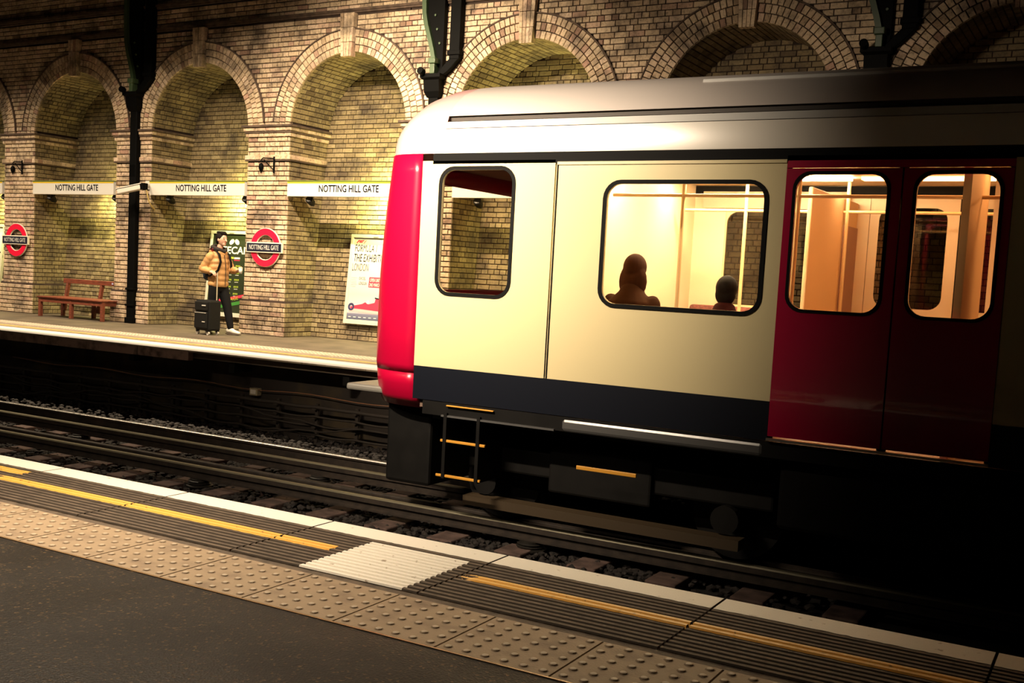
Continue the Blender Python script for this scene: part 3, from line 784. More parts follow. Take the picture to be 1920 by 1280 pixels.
# posters on the battered niche walls
def poster_base(x0, x1, z0, z1, label):
    h = (z1-z0)*1.005; wd = x1-x0
    t_ = thing('poster_frame', label, 'poster', (x0, backY(z0)-.075, z0), (-math.atan(.1), 0, 0))
    mb = MB(); f = .055
    mb.box(0, wd, -.012, .05, 0, f*1.3); mb.box(0, wd, -.012, .05, h-f, h); mb.box(0, f, -.012, .05, f*1.3, h-f); mb.box(wd-f, wd, -.012, .05, f*1.3, h-f)
    mb.build('frame', M_PFRAME, t_, bevel=.004)
    MB().box(wd/2-.05, wd/2+.05, -.016, -.012, h-.04, h-.018).build('badge', mat('badge', (.3, .3, .33), .4), t_)
    return t_, wd, h, f
def P(name, c): return mat(name, tuple(v*.72 for v in c), .7, spec=.1)
t_, wd, h, f = poster_base(-10.865, -9.88, .265, 1.70, 'pale framed racing exhibition poster beside the train front')
pr = bpy.data.materials.new('racing_print'); pr.use_nodes = True; tt = pr.node_tree; bb = tt.nodes['Principled BSDF']; bb.inputs['Roughness'].default_value = .7; bb.inputs['Specular IOR Level'].default_value = .1
tc = N(tt, 'ShaderNodeTexCoord'); sx = N(tt, 'ShaderNodeSeparateXYZ'); tt.links.new(tc.outputs['Object'], sx.inputs[0])
mr = N(tt, 'ShaderNodeMapRange'); mr.inputs[2].default_value = h; tt.links.new(sx.outputs[2], mr.inputs[0])
cr = N(tt, 'ShaderNodeValToRGB'); tt.links.new(mr.outputs[0], cr.inputs[0]); e = cr.color_ramp.elements
e[0].position = .05; e[0].color = (.07, .08, .13, 1); e[1].position = .13; e[1].color = (.58, .52, .54, 1)
for p_, c_ in ((.115, (.16, .16, .24)), (.2, (.50, .47, .50)), (.33, (.32, .38, .40)), (.45, (.44, .47, .46)), (.7, (.50, .485, .45))):
    q = e.new(p_); q.color = (*c_, 1)
tt.links.new(cr.outputs[0], bb.inputs['Base Color'])
MB().box(f, wd-f, 0, .02, f*1.3, h-f).build('print', pr, t_)
K = P('print_black', (.012, .008, .01)); RR = P('print_red', (.75, .05, .10)); G_ = P('print_grey', (.14, .13, .12)); PK = P('print_pink', (.85, .5, .5)); WW = P('print_white', (.86, .84, .80))
text('FORMULA 1', K, t_, 0, 1.165, -.002, .43, .115, left=.095, shear=.12, thick=.001)
text('THE EXHIBITION', K, t_, 0, 1.005, -.002, .68, .125, left=.09, shear=.12, thick=.001)
text('LONDON', G_, t_, 0, .855, -.002, .32, .12, left=.075, thick=.001)
text('EXCEL', G_, t_, 0, .715, -.002, .13, .045, left=.235, thick=.001)
text('LONDON', G_, t_, 0, .635, -.002, .155, .05, left=.235, thick=.001)
MB().box(.43, .72, -.002, 0, .60, .765).build('red_panel', RR, t_)
text('OPEN UNTIL', WW, t_, 0, .69, -.003, .22, .055, left=.45, thick=.001, shear=.1)
text('2ND MARCH', WW, t_, 0, .615, -.003, .21, .055, left=.445, thick=.001, shear=.1)
MB().add([], [])
lg = MB()
for a, zz, l in ((.13, 1.335, .12), (.155, 1.312, .07)):
    lg.add([(a, -.002, zz), (a+l, -.002, zz), (a+l+.02, -.002, zz+.016), (a+.02, -.002, zz+.016)], [(0,1,2,3)])
lg.add([(.11, -.002, 1.30), (.13, -.002, 1.30), (.165, -.002, 1.35), (.145, -.002, 1.35)], [(0,1,2,3)])
lg.add([(.25, -.002, 1.30), (.265, -.002, 1.30), (.31, -.002, 1.351), (.295, -.002, 1.351)], [(0,1,2,3)])
lg.build('emblem', RR, t_)
for i in range(6): MB().box(.08, .08+random.uniform(.08, .13), -.002, 0, .60+.028*i, .61+.028*i).build('small_print', PK, t_)
# racing car picture, generic
flat('pictured_car', [(.10, .27), (.14, .24), (.55, .22), (.92, .21), (.92, .37), (.72, .36), (.66, .43), (.60, .43), (.58, .36), (.46, .33), (.40, .36), (.34, .33), (.2, .30)], [], .001, RR, t_, (0, -.002, 0))
flat('pictured_floor', [(.08, .20), (.92, .17), (.92, .215), (.3, .245), (.1, .25)], [], .001, PK, t_, (0, -.003, 0))
flat('pictured_wheel', circ(.13, .275, .062, 24), [circ(.13, .275, .028, 16)], .001, P('print_navy', (.05, .05, .12)), t_, (0, -.004, 0))
flat('pictured_driver', circ(.45, .365, .03, 16), [], .001, WW, t_, (0, -.004, 0))
flat('pictured_wing', [(.58, .425), (.92, .38), (.92, .395), (.58, .445)], [], .001, K, t_, (0, -.004, 0))
for i in range(8): MB().box(.09+i*.1, .14+i*.1, -.003, 0, .108, .12).build('sponsor_mark', WW, t_)

t_, wd, h, f = poster_base(-13.93, -12.95, .21, 1.69, 'dark green framed poster with white lettering behind the man')
OL = P('print_olive', (.028, .036, .018)); LG = P('print_lime', (.40, .50, .06))
MB().box(f, wd-f, 0, .02, f*1.3, h-f).build('print', OL, t_)
text('EECAR', WW, t_, 0, 1.09, -.002, .60, .13, left=.31, thick=.001, offset=.02)
for sgn, cx in ((-1, .50), (1, .62)): flat('leaf_shape', [(cx+.045*cos(a)*1.1-.02*sgn*sin(a), 1.30+.05*sin(a)) for a in [i*2*pi/16 for i in range(16)]], [], .001, WW, t_, (0, -.002, 0))
MB().box(.36, .58, -.002, 0, 1.005, 1.04).build('lime_line', LG, t_)
MB().box(.59, .72, -.002, 0, 1.005, 1.035).build('white_line', WW, t_); MB().box(.59, .72, -.002, 0, .975, .99).build('red_line', RR, t_)
for r_ in range(5):
    for c_ in range(3):
        mb = MB()
        for q in range(4): mb.box(.30+c_*.17+q*.028, .316+c_*.17+q*.028, -.002, 0, .87-r_*.12, .90-r_*.12)
        mb.build('sprig', LG, t_)
        MB().box(.31+c_*.17, .39+c_*.17, -.002, 0, .842-r_*.12, .849-r_*.12).build('caption', WW, t_)
flat('red_stripe', [(.2, .22), (.92, .36), (.92, .41), (.2, .27)], [], .001, RR, t_, (0, -.002, 0))
flat('green_stripe', [(.06, .08), (.92, .25), (.92, .31), (.06, .13)], [], .001, P('print_green', (.06, .26, .05)), t_, (0, -.002, 0))
o = text('GUAGE', LG, t_, 0, 0, -.004, .32, .055, left=0, thick=.001); o.location = (.46, 0, .25); o.rotation_euler = (0, -.19, 0)
t_, wd, h, f = poster_base(-20.55, -19.57, .33, 1.68, 'white framed poster cut off at the left edge of the view')
MB().box(f, wd-f, 0, .02, f*1.3, h-f).build('print', WW, t_)
flat('swirl', circ(.9, .72, .09, 24), [circ(.9, .72, .06, 24)], .001, K, t_, (0, -.002, 0))
flat('swirl', circ(.86, .5, .03, 24), [], .001, K, t_, (0, -.002, 0))

# ================================================================== BENCH
t_ = thing('bench', 'red-brown wooden bench with a single back rail in the left arch', 'bench', (-16.27, 9.33, 0))
for i, x in enumerate((-.83, .01, .82)):
    MB().box(x-.03, x+.03, 0, .06, 0, .345).build('leg', M_WOOD, t_, bevel=.004)
    if i < 3: MB().box(x-.03, x+.03, .50, .56, 0, .345).build('leg', M_WOOD, t_, bevel=.004)
MB().box(-.80, .82, .005, .035, .265, .34).build('apron', M_WOOD, t_, bevel=.003)
MB().box(-.80, .82, .53, .555, .265, .34).build('apron', M_WOOD, t_, bevel=.003)
for x in (-.83, .82): MB().box(x-.012, x+.012, .06, .5, .27, .34).build('side_rail', M_WOOD, t_)
for k in range(5): MB().box(-.88, .86, -.02+k*.118, -.02+k*.118+.105, .345, .368).build('seat_slat', M_WOOD, t_, bevel=.004)
for x in (-.80, .12): MB().bar((x, .53, .1), (x, .63, .66), .055, .06, (0, 1, 0)).build('back_post', M_WOOD, t_, bevel=.003)
MB().bar((-.90, .60, .655), (.46, .60, .655), .03, .085, (0, 0, 1)).build('back_rail', M_WOOD, t_, bevel=.006)
MB().box(.42, .455, .575, .584, .64, .67).build('sticker', mat('sticker', (.5, .5, .75), .4), t_)

# ================================================================== PEOPLE
M_SKIN = mat('skin', (.62, .36, .26), .5); M_HAIR = mat('hair', (.008, .006, .005), .7, spec=.1); M_JACK = mat('ochre_jacket', (.50, .27, .10), .6, noise=.25, nscale=9)
M_TROU = mat('black_trousers', (.006, .006, .007), .85, spec=.15); M_SHOE = mat('white_shoe', (.72, .68, .60), .5); M_SCARF = mat('red_scarf', (.35, .015, .03), .8)
M_FUR = mat('dark_collar', (.02, .014, .012), .9)
def remesh(mb, name, m, parent, vox=.01, it=6):
    tmp = bpy.data.objects.new('tmp', mb.mesh('tmp', m)); COL.objects.link(tmp)
    r = tmp.modifiers.new('r', 'REMESH'); r.mode = 'VOXEL'; r.voxel_size = vox; r.use_smooth_shade = True
    if it: s = tmp.modifiers.new('s', 'SMOOTH'); s.iterations = it; s.factor = .5
    bpy.context.view_layer.update()
    me = bpy.data.meshes.new_from_object(tmp.evaluated_get(bpy.context.evaluated_depsgraph_get())); me.name = name
    bpy.data.objects.remove(tmp)
    if not me.materials: me.materials.append(m)
    return link(name, me, parent)
def limb(mb, pts, rs, seg=12):
    # rounded ends
    pts = [Vector(p) for p in pts]; rs = [r if isinstance(r, tuple) else (r, r) for r in rs]
    d0 = (pts[0]-pts[1]).normalized(); d1 = (pts[-1]-pts[-2]).normalized(); m0, m1 = min(rs[0]), min(rs[-1])
    P_ = [pts[0]+d0*m0*.9, pts[0]+d0*m0*.6]+pts+[pts[-1]+d1*m1*.6, pts[-1]+d1*m1*.9]
    R_ = [tuple(a*.35 for a in rs[0]), tuple(a*.8 for a in rs[0])]+rs+[tuple(a*.8 for a in rs[-1]), tuple(a*.35 for a in rs[-1])]
    mb.tube(P_, R_, seg)
def head(mb, c, s=1.0):
    # skull, jaw, nose, ears, looking along +x
    def fn(p, q):
        if p.z < 0: q = Vector((q.x*(1+.12*p.z*(1 if q.x > 0 else -2.0)), q.y*(1+.28*p.z), q.z))
        return q
    mb.ell(c, (.098*s, .076*s, .118*s), 20, 14, fn=fn)
    c = Vector(c)
    mb.ell(c+Vector((.055, 0, -.075))*s, (.035*s, .036*s, .035*s), 10, 8)      # chin
    limb(mb, [c+Vector((.088, 0, .02))*s, c+Vector((.104, 0, -.012))*s, c+Vector((.108, 0, -.026))*s], [.010*s, .013*s, .015*s], 8)
    for sg in (-1, 1):
        mb.ell(c+Vector((-.005, sg*.076, -.005))*s, (.018*s, .010*s, .03*s), 8, 6)
    limb(mb, [c+Vector((.078, -.035, .030))*s, c+Vector((.090, 0, .032))*s, c+Vector((.078, .035, .030))*s], [.011*s]*3, 8)
def face(par, c, s=1.0, turn=0):
    c = Vector(c); out = []
    for sg in (-1, 1):
        mb = MB(); mb.ell(c+Vector((.083, sg*.030, .010))*s, (.009*s, .015*s, .007*s), 10, 6); mb.build('eye', M_HAIR, par, smooth=True)
        mb = MB(); mb.tube([c+Vector((.090, sg*.015, .034))*s, c+Vector((.088, sg*.032, .038))*s, c+Vector((.076, sg*.05, .032))*s], .004*s, 6); mb.build('eyebrow', M_HAIR, par)
    mb = MB(); mb.ell(c+Vector((.090, 0, -.055))*s, (.008*s, .022*s, .006*s), 10, 6); mb.build('mouth', mat('lips', (.45, .14, .12), .5), par, smooth=True)
def hand(mb, w_, d, n, s=1.0, curl=.9, thumb=1):
    """wrist point, direction along palm, palm normal (fingers curl toward n)"""
    w_ = Vector(w_); d = Vector(d).normalized(); n = Vector(n).normalized(); n = (n-d*n.dot(d)).normalized(); sd = d.cross(n)*thumb
    mb.tube([w_, w_+d*.03*s, w_+d*.075*s], [(.024*s, .018*s), (.034*s, .017*s), (.036*s, .015*s)], 10)
    limb(mb, [w_-d*.02*s, w_+d*.03*s], [.023*s, .022*s], 10)
    pc = w_+d*.04*s; mb.add([pc+sd*i*.036*s+d*j*.036*s+n*k*.012*s for i in (-1,1) for j in (-1,1) for k in (-1,1)], [(0,1,3,2),(4,6,7,5),(0,4,5,1),(2,3,7,6),(0,2,6,4),(1,5,7,3)])
    for i, (off, ln) in enumerate(((.029, .068), (.010, .078), (-.009, .072), (-.028, .056))):
        b0 = w_+d*.07*s+sd*off*s; p = [b0]; dd = d.copy(); a = curl*.5
        for q in (.45, .32, .23):
            dd = (dd*cos(a)+n*sin(a)).normalized(); n2 = (n*cos(a)-dd*0).normalized()
            p.append(p[-1]+dd*ln*q*s); a = curl*.8
            dd = (dd+n*.35*curl).normalized()
        limb(mb, p, [.0095*s, .009*s, .0085*s, .0075*s], 8)
    b0 = w_+d*.02*s+sd*.026*s
    limb(mb, [b0, b0+(sd*.8+d*.5+n*.3).normalized()*.035*s, b0+(sd*.5+d*.8+n*.6).normalized()*.062*s, b0+(sd*.2+d*1+n*.9).normalized()*.078*s], [.013*s, .0115*s, .010*s, .008*s], 8)
def puff(mb, pts, rs, seg=20, sub=6, amp=.06, quilt=.055, flatends=False):
    """limb with quilted, puffy rings"""
    pts = [Vector(p) for p in pts]; rs = [r if isinstance(r, tuple) else (r, r) for r in rs]; P_ = []; R_ = []; L = 0
    for i in range(len(pts)-1):
        for j in range(sub):
            f = j/sub; p = pts[i].lerp(pts[i+1], f)
            r = (rs[i][0]*(1-f)+rs[i+1][0]*f, rs[i][1]*(1-f)+rs[i+1][1]*f)
            if P_: L += (p-P_[-1]).length
            k = 1-amp+amp*1.6*abs(sin(pi*L/quilt)); P_.append(p); R_.append((r[0]*k, r[1]*k))
    P_.append(pts[-1]); R_.append(rs[-1]); (mb.tube if flatends else limb)(mb, P_, R_, seg) if not flatends else mb.tube(P_, R_, seg)

man = thing('person', 'person in an ochre puffer jacket pulling a black suitcase past the poster', 'person', (-12.50, 9.12, 0))
man.scale = (.94, .94, .94)
bd = MB()
limb(bd, [(0, 0, .86), (-.01, 0, 1.0), (0, 0, 1.15), (0, 0, 1.32), (0, 0, 1.40)], [(.14, .10), (.12, .09), (.15, .10), (.17, .09), (.09, .07)], 16)
limb(bd, [(.0, 0, 1.40), (.025, 0, 1.50)], [.052, .050], 12)
HC = Vector((.05, 0, 1.60)); head(bd, HC)
for (sd_, hip, kn, an, to) in (('L', (0, .085, .86), (.14, .09, .46), (.22, .10, .09), (.40, .10, .035)), ('R', (0, -.085, .86), (-.02, -.085, .47), (-.17, -.09, .12), (-.02, -.095, .035))):
    limb(bd, [hip, Vector(hip).lerp(Vector(kn), .5), kn, Vector(kn).lerp(Vector(an), .4), an], [.082, .072, .052, .050, .036], 14)
    limb(bd, [an, Vector(an).lerp(Vector(to), .5)+Vector((0, 0, -.02)), to], [.036, .034, .022], 10)
armR = [(-.02, -.165, 1.32), (-.17, -.215, 1.09), (.04, -.235, 1.06)]
armL = [(-.0, .165, 1.32), (.10, .215, 1.09), (.34, .09, 1.09)]
for A in (armR, armL):
    limb(bd, [A[0], Vector(A[0]).lerp(Vector(A[1]), .5), A[1], Vector(A[1]).lerp(Vector(A[2]), .5), A[2]], [.045, .042, .036, .034, .025], 12)
hand(bd, armR[2], (1, .0, -.25), (0, .3, -1), 1.0, .95, 1)
hand(bd, armL[2], (1, -.35, .15), (-.2, .2, 1), 1.0, .9, -1)
body = remesh(bd, 'body', M_SKIN, man, .0065, 3)
face(man, HC)
hr = MB()
def hairfn(p, q):
    return q*(1.0 if p.z > -.1 else .93)
hr.ell(HC+Vector((-.018, 0, .030)), (.100, .084, .105), 20, 12)
hr.ell(HC+Vector((-.045, 0, -.01)), (.068, .080, .085), 16, 10)
limb(hr, [HC+Vector((.045, -.045, .105)), HC+Vector((.078, 0, .098)), HC+Vector((.05, .045, .10))], [.022, .026, .022], 8)
for i in range(16):
    a = i*.4; hp = HC+Vector((-.02+.07*cos(a), .055*sin(a), .118)); limb(hr, [hp, hp+Vector((.02, random.uniform(-.02, .02), .018))], [.014, .008], 6)
remesh(hr, 'hair', M_HAIR, man, .007, 2)
jk = MB()
puff(jk, [(0, 0, .80), (0, 0, .92), (.005, 0, 1.08), (0, 0, 1.22), (0, 0, 1.34), (0, 0, 1.42)], [(.185, .145), (.195, .15), (.195, .15), (.19, .145), (.17, .125), (.10, .09)], 24, 8, .055, .095, True)
for A in (armR, armL):
    puff(jk, [A[0], Vector(A[0]).lerp(Vector(A[1]), .5), A[1], Vector(A[1]).lerp(Vector(A[2]), .55), Vector(A[1]).lerp(Vector(A[2]), .9)], [.078, .070, .062, .058, .044], 16, 6, .06, .075)
limb(jk, [(-.09, -.09, 1.40), (-.13, 0, 1.42), (-.09, .09, 1.40)], [(.05, .045), (.06, .05), (.05, .045)], 12)
limb(jk, [(.07, -.08, 1.37), (.095, 0, 1.35), (.07, .08, 1.37)], [(.04, .045)]*3, 12)
jo = remesh(jk, 'jacket', M_JACK, man, .008, 2)
MB().tube([(.13, -.01, 1.34), (.160, -.005, 1.2), (.165, 0, 1.0), (.16, 0, .82)], .006, 6).build('jacket_zip', M_FUR, man)
cl = MB(); limb(cl, [(.07, -.085, 1.43), (-.07, -.10, 1.47), (-.11, 0, 1.49), (-.07, .10, 1.47), (.07, .085, 1.43), (.12, 0, 1.40), (.07, -.085, 1.43)], [.034]*7, 10)
remesh(cl, 'collar', M_FUR, man, .008, 1)
sc = MB(); limb(sc, [(-.03, -.105, 1.42), (-.10, -.085, 1.43), (-.14, 0, 1.44)], [(.03, .028)]*3, 10); sc.build('scarf', M_SCARF, man, smooth=True)
tr = MB()
for hip, kn, an in (((0, .085, .86), (.14, .09, .46), (.215, .10, .12)), ((0, -.085, .86), (-.02, -.085, .47), (-.16, -.09, .15))):
    limb(tr, [hip, Vector(hip).lerp(Vector(kn), .5), kn, Vector(kn).lerp(Vector(an), .5), an], [(.105, .10), (.095, .09), .075, .066, .054], 16)
limb(tr, [(0, 0, .92), (0, 0, .80)], [(.17, .13), (.165, .125)], 18)
remesh(tr, 'trousers', M_TROU, man, .009, 3)
for (x, y, z, pt) in ((.22, .10, .0, 0), (-.17, -.09, .05, .35)):
    sh = MB(); u = Vector((cos(pt), 0, -sin(pt))); o_ = Vector((x, y, z+.045)); vv = Vector((sin(pt), 0, cos(pt)))
    limb(sh, [o_-u*.05+vv*.02, o_+u*.02+vv*.022, o_+u*.10+vv*.0, o_+u*.19-vv*.008], [(.045, .05), (.048, .052), (.047, .036), (.04, .026)], 14)
    remesh(sh, 'shoe', M_SHOE, man, .007, 2)
    so = MB(); so.tube([o_-u*.09-vv*.030, o_+u*.0-vv*.036, o_+u*.12-vv*.036, o_+u*.22-vv*.026], [(.035, .010), (.045, .012), (.048, .012), (.03, .010)], 12); so.build('sole', mat('sole', (.12, .09, .07), .7), man, smooth=True)
# backpack, cup, suitcase
bp_ = thing('backpack', 'dark blue backpack worn by the person in the ochre jacket', 'backpack', (-12.50, 9.12, 0)); bp_.scale = (.94,)*3
mb = MB(); limb(mb, [(-.21, 0, .95), (-.225, 0, 1.10), (-.21, 0, 1.27)], [(.13, .06), (.145, .07), (.11, .055)], 16); remesh(mb, 'pack', mat('pack_blue', (.02, .035, .06), .7), bp_, .01, 3)
for sg in (-1, 1):
    mb = MB(); mb.tube([(-.16, sg*.10, 1.36), (-.08, sg*.11, 1.435), (.04, sg*.115, 1.42), (.125, sg*.12, 1.34), (.162, sg*.125, 1.22), (.14, sg*.16, 1.08), (.0, sg*.195, .98), (-.15, sg*.14, .97)], [(.027, .010)]*8, 10); mb.build('strap', M_BLACK, bp_, smooth=True)
cup = thing('paper_cup', 'small white cup held out by the person in the ochre jacket', 'cup', (-12.50+.94*.445, 9.12+.94*.055, .94*1.09))
mb = MB(); mb.tube([(0, 0, -.045), (0, 0, .04)], [.024, .033], 16); mb.build('cup_wall', M_SIGNW, cup, smooth=True)
mb = MB(); mb.tube([(0, 0, .04), (0, 0, .052)], [.036, .034], 16); mb.build('lid', M_SIGNW, cup)
sc_ = thing('suitcase', 'upright black wheeled suitcase beside the walking person', 'suitcase', (-12.45, 8.86, 0), (0, 0, radians(-8)))
M_CASE = mat('case_black', (.006, .006, .006), .6, spec=.25)
MB().box(-.175, .175, -.12, .12, .065, .545).build('shell', M_CASE, sc_, bevel=.03)
MB().box(-.155, .155, -.15, -.12, .10, .36).build('lower_pocket', M_CASE, sc_, bevel=.018)
MB().box(-.155, .155, -.145, -.12, .38, .52).build('upper_pocket', M_CASE, sc_, bevel=.015)
MB().tube([(-.14, -.152, .345), (.14, -.152, .345)], .004, 6).build('zip', M_GREY, sc_)
MB().box(.04, .13, -.156, -.15, .455, .470).build('badge', M_SIGNW, sc_)
MB().box(.05, .12, -.156, -.15, .20, .212).build('badge', M_GREY, sc_)
for x in (-.13, .13):
    for y in (-.09, .09):
        MB().tube([(x, y-.015, .03), (x, y+.015, .03)], .03, 14).build('wheel', M_GREY, sc_)
        MB().box(x-.02, x+.02, y-.022, y+.022, .045, .075).build('caster', M_CASE, sc_)
for x in (-.08, .08): MB().tube([(x, .10, .53), (x, .10, .985)], .009, 8).build('handle_pole', mat('alu', (.62, .55, .4), .3, metal=.3), sc_)
MB().tube([(-.085, .10, .985), (.085, .10, .985)], .014, 10).build('handle_grip', M_CASE, sc_)

# ================================================================== TRAIN
TC = 5.24; TH = 1.46; YN = TC-TH; ZB = 0
train = thing('train', 'red, cream and dark blue underground train running in from the right', 'train', (0, 0, 0))
XE = 6.0
def both(fn):
    fn(-1); fn(1)
def side_y(s, d=0): return TC+s*(TH+d)      # s=-1 near side
def plate(name, outer, holes, m, s, thick=.03, d=0):
    o = flat(name, outer, holes, thick, m, train, (0, side_y(s, d)-s*thick/2, 0)); return o
CW = (-4.95, -4.29, 1.0, 2.0); SW = (-3.47, -2.27, .99, 1.89)
D1 = (-2.13, -1.365); D2 = (-1.36, -.70)
W1 = (-2.055, -1.455, 1.03, 1.955); W2 = (-1.27, -.775, 1.03, 1.955); SW2 = (-.42, .9, .99, 1.89); SW3 = (1.5, 2.8, .99, 1.89); SW4 = (3.4, 4.7, .99, 1.89)
for s in (-1, 1):
    plate('cab_side', [(-5.15, .37), (-3.92, .37), (-3.92, 2.075), (-5.15, 2.075)], [rrect(*CW, .10)], M_CREAM, s, .035, .004)
    plate('side_panel', [(-3.91, .37), (D1[0], .37), (D1[0], 2.04), (-3.91, 2.04)], [rrect(*SW, .11)], M_CREAM, s)
    plate('side_panel', [(D2[1], .37), (XE, .37), (XE, 2.04), (D2[1], 2.04)], [rrect(*SW2, .11), rrect(*SW3, .11), rrect(*SW4, .11)], M_CREAM, s)
    plate('door_surround', [(D1[0]+.002, 2.0), (D2[1]-.002, 2.0), (D2[1]-.002, 2.085), (D1[0]+.002, 2.085)], [], M_DOOR, s, .03, .004)
    for xs_ in (D1[0], D1[1], D2[1]):
        y0, y1 = side_y(s, -.028), side_y(s, -.036)
        mb = MB(); mb.box(xs_-.03, xs_+.03, min(y0, y1), max(y0, y1), .09, 2.08); mb.build('door_seal', M_BLACK, train)
    for (a, b), W in ((D1, W1), (D2, W2)):
        o = plate('door', [(a+.003, .125), (b-.003, .125), (b-.003, 1.995), (a+.003, 1.995)], [rrect(*W, .11)], M_DOOR, s, .03, .008)
        g_ = flat('door_glass', rrect(W[0]-.01, W[1]+.01, W[2]-.01, W[3]+.01, .11), [], .006, M_GLASS, o, (0, -s*.010, 0))
        flat('window_seal', rrect(W[0]-.022, W[1]+.022, W[2]-.022, W[3]+.022, .12), [rrect(*W, .11)], .006, M_BLACK, o, (0, s*.017, 0))
    for nm, W, gm in (('window', CW, M_GLASS), ('window', SW, M_GLASS), ('window', SW2, M_TINT), ('window', SW3, M_TINT), ('window', SW4, M_TINT)):
        o = flat('window_pane', rrect(W[0]-.01, W[1]+.01, W[2]-.01, W[3]+.01, .11), [], .006, gm, train, (0, side_y(s, -.015), 0))
        flat('window_seal', rrect(W[0]-.03, W[1]+.03, W[2]-.03, W[3]+.03, .14), [rrect(*W, .11)], .008, M_BLACK, o, (0, s*.021, 0))
    for a, b in ((-5.15, D1[0]), (D2[1], XE)):
        plate('skirt', [(a, .09), (b, .09), (b, .368), (a, .368)], [], M_BLUE, s, .03, .002)
    mb = MB(); y0 = side_y(s, -.05); y1 = side_y(s, .004)
    mb.box(-5.05, XE, min(y0, y1), max(y0, y1), 2.05, 2.135); mb.build('gutter_seal', M_BLACK, train)
    mb = MB(); y0, y1 = side_y(s, -.02), side_y(s, .012)
    mb.box(-3.9, D1[0], min(y0, y1), max(y0, y1), 2.035, 2.058); mb.box(D2[1], XE, min(y0, y1), max(y0, y1), 2.035, 2.058); mb.build('waist_moulding', M_CREAM, train)
    mb = MB(); mb.box(-3.9, -3.895, min(y0, y1), max(y0, y1), .37, 2.04); mb.build('panel_joint', M_DARK, train)
    # sills and underframe boxes
    y0, y1 = side_y(s, -.09), side_y(s, -.005)
    mb = MB(); mb.box(-5.05, XE, min(y0, y1), max(y0, y1), -.03, .085); mb.build('sole_bar', M_DARK, train)
    y0, y1 = side_y(s, -.02), side_y(s, .03)
    mb = MB(); mb.box(D1[0], D2[1], min(y0, y1), max(y0, y1), .095, .112); mb.build('door_sill', M_STEEL, train)
    y0, y1 = side_y(s, -.3), side_y(s, .002)
    mb = MB(); mb.box(-3.75, -2.15, min(y0, y1), max(y0, y1), -.035, .075); mb.build('equipment_case', M_SILVER, train, bevel=.03)
    y0, y1 = side_y(s, -.015), side_y(s, .015)
    mb = MB(); mb.box(-4.85, -3.80, min(y0, y1), max(y0, y1), -.035, -.02); mb.build('sole_bar_glint', M_SILVER, train)  # silver strip standing in for the highlight along the sole bar edge
# roof profile, taken round from the near side to the far side
half = [(TH+.01, 2.135), (TH+.008, 2.22), (TH-.012, 2.335)]
band = [(TH-.012, 2.34), (TH-.035, 2.395)]
groove = [(TH-.04, 2.40), (TH-.085, 2.405), (TH-.085, 2.44), (TH-.055, 2.445)]
roofp = [(TH-.055, 2.445), (TH-.07, 2.475), (TH-.14, 2.55), (TH-.28, 2.65), (TH-.5, 2.738), (TH-.8, 2.805), (TH-1.1, 2.832), (0, 2.845)]
def shell(name, prof, m, x0, x1, s, smooth=True):
    mb = MB(); mb.rings([[(x, TC+s*y, z) for y, z in prof] for x in (x0, x1)], closed=False)
    if s > 0: mb.f = [tuple(reversed(f)) for f in mb.f]
    return mb.build(name, m, train, smooth)
for s in (-1, 1):
    shell('cant_rail', half, M_WHITE, -4.95, XE, s); shell('roof_band', band, M_BAND, -4.95, XE, s); shell('roof_gutter', groove, mat('gutter_brown', (.045, .035, .028), .6), -4.95, XE, s, False)
rp = [(-y, z) for y, z in roofp]+[(y, z) for y, z in reversed(roofp[:-1])]
mb = MB(); mb.rings([[(x, TC+y, z) for y, z in rp] for x in (-4.95, XE)], closed=False); mb.build('roof', M_ROOF, train, smooth=True)
for s in (-1, 1):
    MB().tube([(-2.9, TC+s*1.10, 2.685), (XE, TC+s*1.10, 2.685)], .018, 8).build('roof_rib', M_BAND, train)
mb = MB(); mb.rings([[(XE, TC+y, z) for y, z in rp]+[(XE, TC+TH, .1), (XE, TC-TH, .1)], [(XE+.02, TC+y, z) for y, z in rp]+[(XE+.02, TC+TH, .1), (XE+.02, TC-TH, .1)]]); mb.build('end_wall', M_DARK, train)
# nose: rounded mask, red below, pale above
def nose_ring(t, zlo, zhi, side):   # t: 0 at the side join .. 1 front
    return None
def nosecorner(z):
    """plan outline of the nose at height z: list of (x,y) from near side to far side"""
    lean = .20*max(0, (z-1.2))**1.6*.55
    xf = -5.78+lean+(.0 if z > .2 else .03)      # front face
    hw = TH+.004 if z < 2.135 else None
    return xf
def plan(z, hw, xj=-5.15, n=10):
    xf = -5.74+.16*max(0, z-.9)**1.7*.5
    pts = []
    for i in range(n+1):
        a = pi/2*i/n
        # superellipse corner
        x = xj+(xf-xj)*sin(a)**.8; y = hw*(1-.30*(1-cos(a)**.9)) if i < n else hw*.70
        pts.append((x, TC-y))
    return pts
prof = [(.30, TH*.985), (.37, TH), (.7, TH+.004), (1.0, TH+.004), (1.2, TH+.004), (1.45, TH+.004), (1.7, TH+.004), (1.98, TH+.004), (2.135, TH+.006)]
low = [(-.0, TH*.90), (.09, TH*.95), (.20, TH*.975), (.30, TH*.985)]
NN = 14
def nose_rings(pr):
    rings = []
    for z, hw in pr:
        a = plan(z, hw, n=NN)
        rings.append([(x, y, z) for x, y in a]+[(a[-1][0], TC-.7*hw*(1-k/3), z) for k in range(1, 6)]+[(x, 2*TC-y, z) for x, y in reversed(a)])
    return rings
